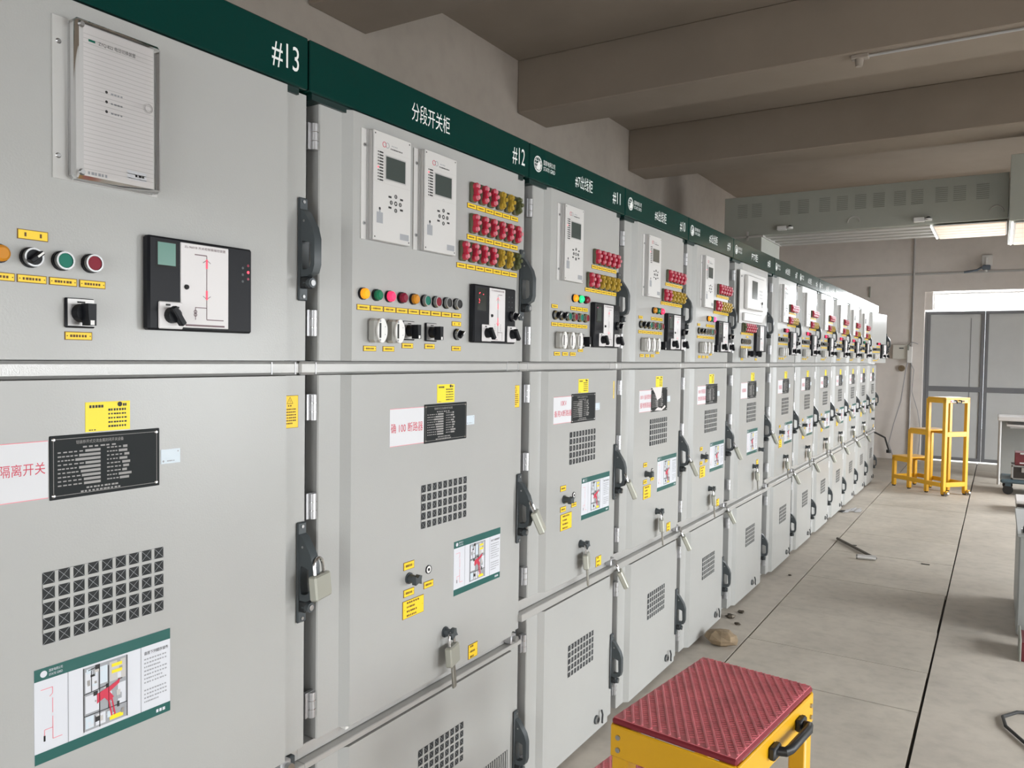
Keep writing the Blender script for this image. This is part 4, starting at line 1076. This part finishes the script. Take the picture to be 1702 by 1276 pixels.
# ------------------------------------------------------------------ things on the floor
o = empty('crank_handle', (.585, 6.765, 0)); tag(o, 'dark iron crank rod with a chrome socket end lying on the floor plates', 'tool')
b = MB(); b.tube([(0, 0, .013), (-.19, .29, .013), (-.377, .57, .013)], .0115, 'rod_iron', 10); b.build('rod', o)
b = MB(); b.cyl((.004, -.008, .018), (-1, -.22, 0), .019, .135, 'socket_metal', 16); b.ring((-.125, -.036, .018), (-1, -.22, 0), .010, .018, .012, 'steel', 16); b.build('socket', o)
b = MB(); rn = random.Random(21)
def lump(b, c, r, m, seg=9, rings=6, rough=.25, seed=0):
    rn = random.Random(seed); vs = []; fs = []
    for i in range(rings + 1):
        t = PI * i / rings
        for j in range(seg):
            p = 2 * PI * j / seg; k = 1 + rn.uniform(-rough, rough) * (0 if i in (0, rings) else 1)
            vs.append((c[0] + r[0] * k * math.sin(t) * math.cos(p), c[1] + r[1] * k * math.sin(t) * math.sin(p), max(.001, c[2] + r[2] * k * math.cos(t))))
    for i in range(rings):
        for j in range(seg): fs.append((i * seg + j, (i + 1) * seg + j, (i + 1) * seg + (j + 1) % seg, i * seg + (j + 1) % seg))
    b.add(vs, fs, m)
lump(b, (.12, 4.25, .04), (.085, .075, .048), 'stone', 9, 6, .16, 4); tag(b.build('stone_block'), 'brown rough broken brick at the foot of cabinet #9', 'brick')
b = MB()
for k in range(7):
    a = k * .9; x, y = .11 + .055 * math.cos(a), 8.82 + .10 * math.sin(a * 1.7)
    b.add([(x - .03, y - .05, .004), (x + .03, y - .04, .012), (x + .035, y + .04, .026), (x - .02, y + .05, .008)], [(0, 1, 2, 3)], 'paper_white')
b.box(.0, .06, 8.70, 8.80, .001, .01, 'rubber', .003)
tag(b.build('cotton_glove'), 'crumpled white glove with dark cuff on the floor near cabinet #3', 'glove')
for i, (x, y, s_) in enumerate([(.06, 4.85, .02), (.03, 4.72, .03), (.12, 5.9, .012), (.10, 4.62, .018)]):
    b = MB(); lump(b, (x, y, s_ * .4), (s_, s_ * .8, s_ * .5), 'rod_iron', 7, 4, .3, 30 + i)
    tag(b.build('debris_chip'), 'dark chip of debris on the floor strip by cabinets #8 and #9', 'debris', 'dark debris chips along the row')
# plate of a floor lifting slot
for i, (x, y, l) in enumerate([(.35, 7.2, .07), (.93, 6.85, .06)]):
    b = MB(); b.box(x - l / 2, x + l / 2, y - .012, y + .012, 0, .003, 'joint_dark', .001); tag(b.build('metal_slip'), ['thin dark metal slip beside the crank rod', 'thin dark metal slip near the right floor joint'][i], 'metal slip', 'dark slips on the floor plates')

# right edge: table with trolley and cases, metal tray stack, service cart
o = empty('work_table', (1.37, 11.9, 0)); tag(o, 'white-topped metal table beside the grey door at the right edge', 'table')
b = MB(); b.box(0, 1.3, 0, .7, .83, .885, 'table_white', .012); b.build('tabletop', o)
b = MB(); b.box(.10, 1.2, .05, .65, .76, .785, 'table_white', .006); b.box(.14, 1.16, .1, .6, .735, .76, 'case_metal', .004); b.build('shelf', o)
for x, y in ((.03, .06), (1.25, .06), (.03, .64), (1.25, .64)):
    b = MB(); b.cyl((x, y, 0), (0, 0, 1), .018, .83, 'pipe_grey', 12); b.build('leg', o)
b = MB(); b.box(.05, 1.25, .62, .65, .05, .8, 'machine_grey'); b.build('back_panel', o)
o = empty('platform_trolley', (1.42, 11.05, 0)); tag(o, 'blue-grey low platform trolley under the white table', 'trolley')
b = MB(); b.box(0, 1.0, 0, .62, .14, .185, 'trolley_blue', .015); b.build('platform', o)
for x, y in ((.08, .08), (.9, .08), (.08, .54), (.9, .54)):
    b = MB(); b.cyl((x, y - .02, .055), (0, 1, 0), .055, .04, 'rubber', 16); b.box(x - .03, x + .03, y - .035, y + .035, .10, .14, 'trolley_blue', .004); b.build('wheel', o)
o = empty('tool_case', (1.53, 11.1, .186)); tag(o, 'black aluminium-edged tool case on the blue trolley', 'case')
b = MB(); b.box(0, .5, 0, .36, 0, .17, 'case_black', .006); b.build('shell', o)
b = MB()
for z in (0, .152): b.box(-.004, .504, -.004, .364, z, z + .02, 'case_metal', .003)
for x in (-.004, .482): b.box(x, x + .022, -.004, .02, 0, .17, 'case_metal', .003)
b.box(.10, .15, -.012, -.004, .09, .15, 'case_metal', .003); b.build('metal_edge', o)
o = empty('toolbox', (1.56, 11.12, .359)); tag(o, 'dark red toolbox stacked on the black tool case', 'toolbox')
b = MB(); b.box(0, .46, 0, .26, 0, .15, 'toolbox_red', .006); b.build('shell', o)
b = MB(); b.box(.05, .20, -.004, 0, .02, .035, 'paper_white'); b.box(.05, .12, -.012, 0, .13, .155, 'chrome', .003); b.box(.2, .32, -.012, 0, .13, .155, 'chrome', .003); b.build('clasp', o)
o = empty('metal_tray', (1.555, 9.75, 0)); tag(o, 'bright metal tray on a stack of dark trays at the right edge', 'tray')
b = MB(); b.box(0, .6, 0, .5, .10, .135, 'table_white', .012); b.build('top_tray', o)
b = MB(); b.box(.02, .58, .02, .48, 0, .03, 'duct_dark', .004); b.box(.01, .59, .01, .49, .035, .065, 'machine_grey', .004); b.box(.02, .58, .02, .48, .068, .098, 'case_black', .004); b.build('lower_tray', o)
o = empty('service_cart', (1.49, 5.3, 0)); tag(o, 'grey steel cart with a black knob cut by the right edge', 'cart')
b = MB(); b.box(.01, .7, 0, .9, .02, .60, 'machine_grey', .008); b.box(.0, .71, -.01, .91, .585, .605, 'machine_grey', .003); b.build('body', o)
b = MB(); b.cyl((.03, .05, .605), (0, 0, 1), .012, .02, 'steel', 10); b.cyl((.03, .05, .62), (1, -.2, 0), .022, .1, 'rubber', 12, .016); b.build('knob', o)
b = MB(); b.box(1.515, 1.60, 4.90, 5.15, 0, .10, 'toolbox_red', .006); b.box(1.508, 1.518, 4.89, 5.16, 0, .12, 'duct_dark', .003); tag(b.build('red_box'), 'small dark red box on the floor in front of the grey cart', 'box')
b = MB()
b.tube([(1.75, 4.22, .01), (1.60, 4.2, .01), (1.49, 4.15, .01), (1.435, 4.06, .01), (1.445, 3.96, .01), (1.51, 3.83, .01), (1.66, 3.6, .01)], .0075, 'rubber', 8)
tag(b.build('floor_cable'), 'black cable looping over the floor at the lower right edge', 'cable')

# ------------------------------------------------------------------ light
W = bpy.data.worlds.new('World'); S.world = W; W.use_nodes = True
W.node_tree.nodes['Background'].inputs[0].default_value = (.93, .97, 1, 1); W.node_tree.nodes['Background'].inputs[1].default_value = 5
def area(name, loc, rot, sx, sy, p, col=(1, 1, 1), spread=PI):
    l = bpy.data.lights.new(name, 'AREA'); l.shape = 'RECTANGLE'; l.size = sx; l.size_y = sy; l.energy = p; l.color = col; l.spread = spread
    o = bpy.data.objects.new(name, l); COL.objects.link(o); o.location = loc; o.rotation_euler = rot
    return o
for i, (a, c) in enumerate(WIN):
    area('window_daylight', (XR + .30, (a + c) / 2, (WZ0 + WZ1) / 2), (0, PI / 2 - .75, 0), WZ1 - WZ0, c - a, (120, 125, 135, 260)[i], (.96, .985, 1), 2.4)
area('doorway_daylight', (2.0, YB - .25, 1.25), (PI / 2 - .35, 0, 0), 3.1, 2.4, 34, (1, .99, .97), 2.6)
area('transom_daylight', (1.12, YE + .30, 2.54), (PI / 2 + PI, 0, 0), 1.3, .24, 60, (.95, .98, 1))

S.view_settings.view_transform = 'Standard'; S.view_settings.look = 'None'
S.view_settings.exposure = 0; S.view_settings.gamma = 1; S.view_settings.use_curve_mapping = False
S.cycles.max_bounces = 10; S.cycles.diffuse_bounces = 6; S.cycles.glossy_bounces = 4; S.cycles.transparent_max_bounces = 12
S.cycles.use_denoising = True; S.cycles.sample_clamp_indirect = 6
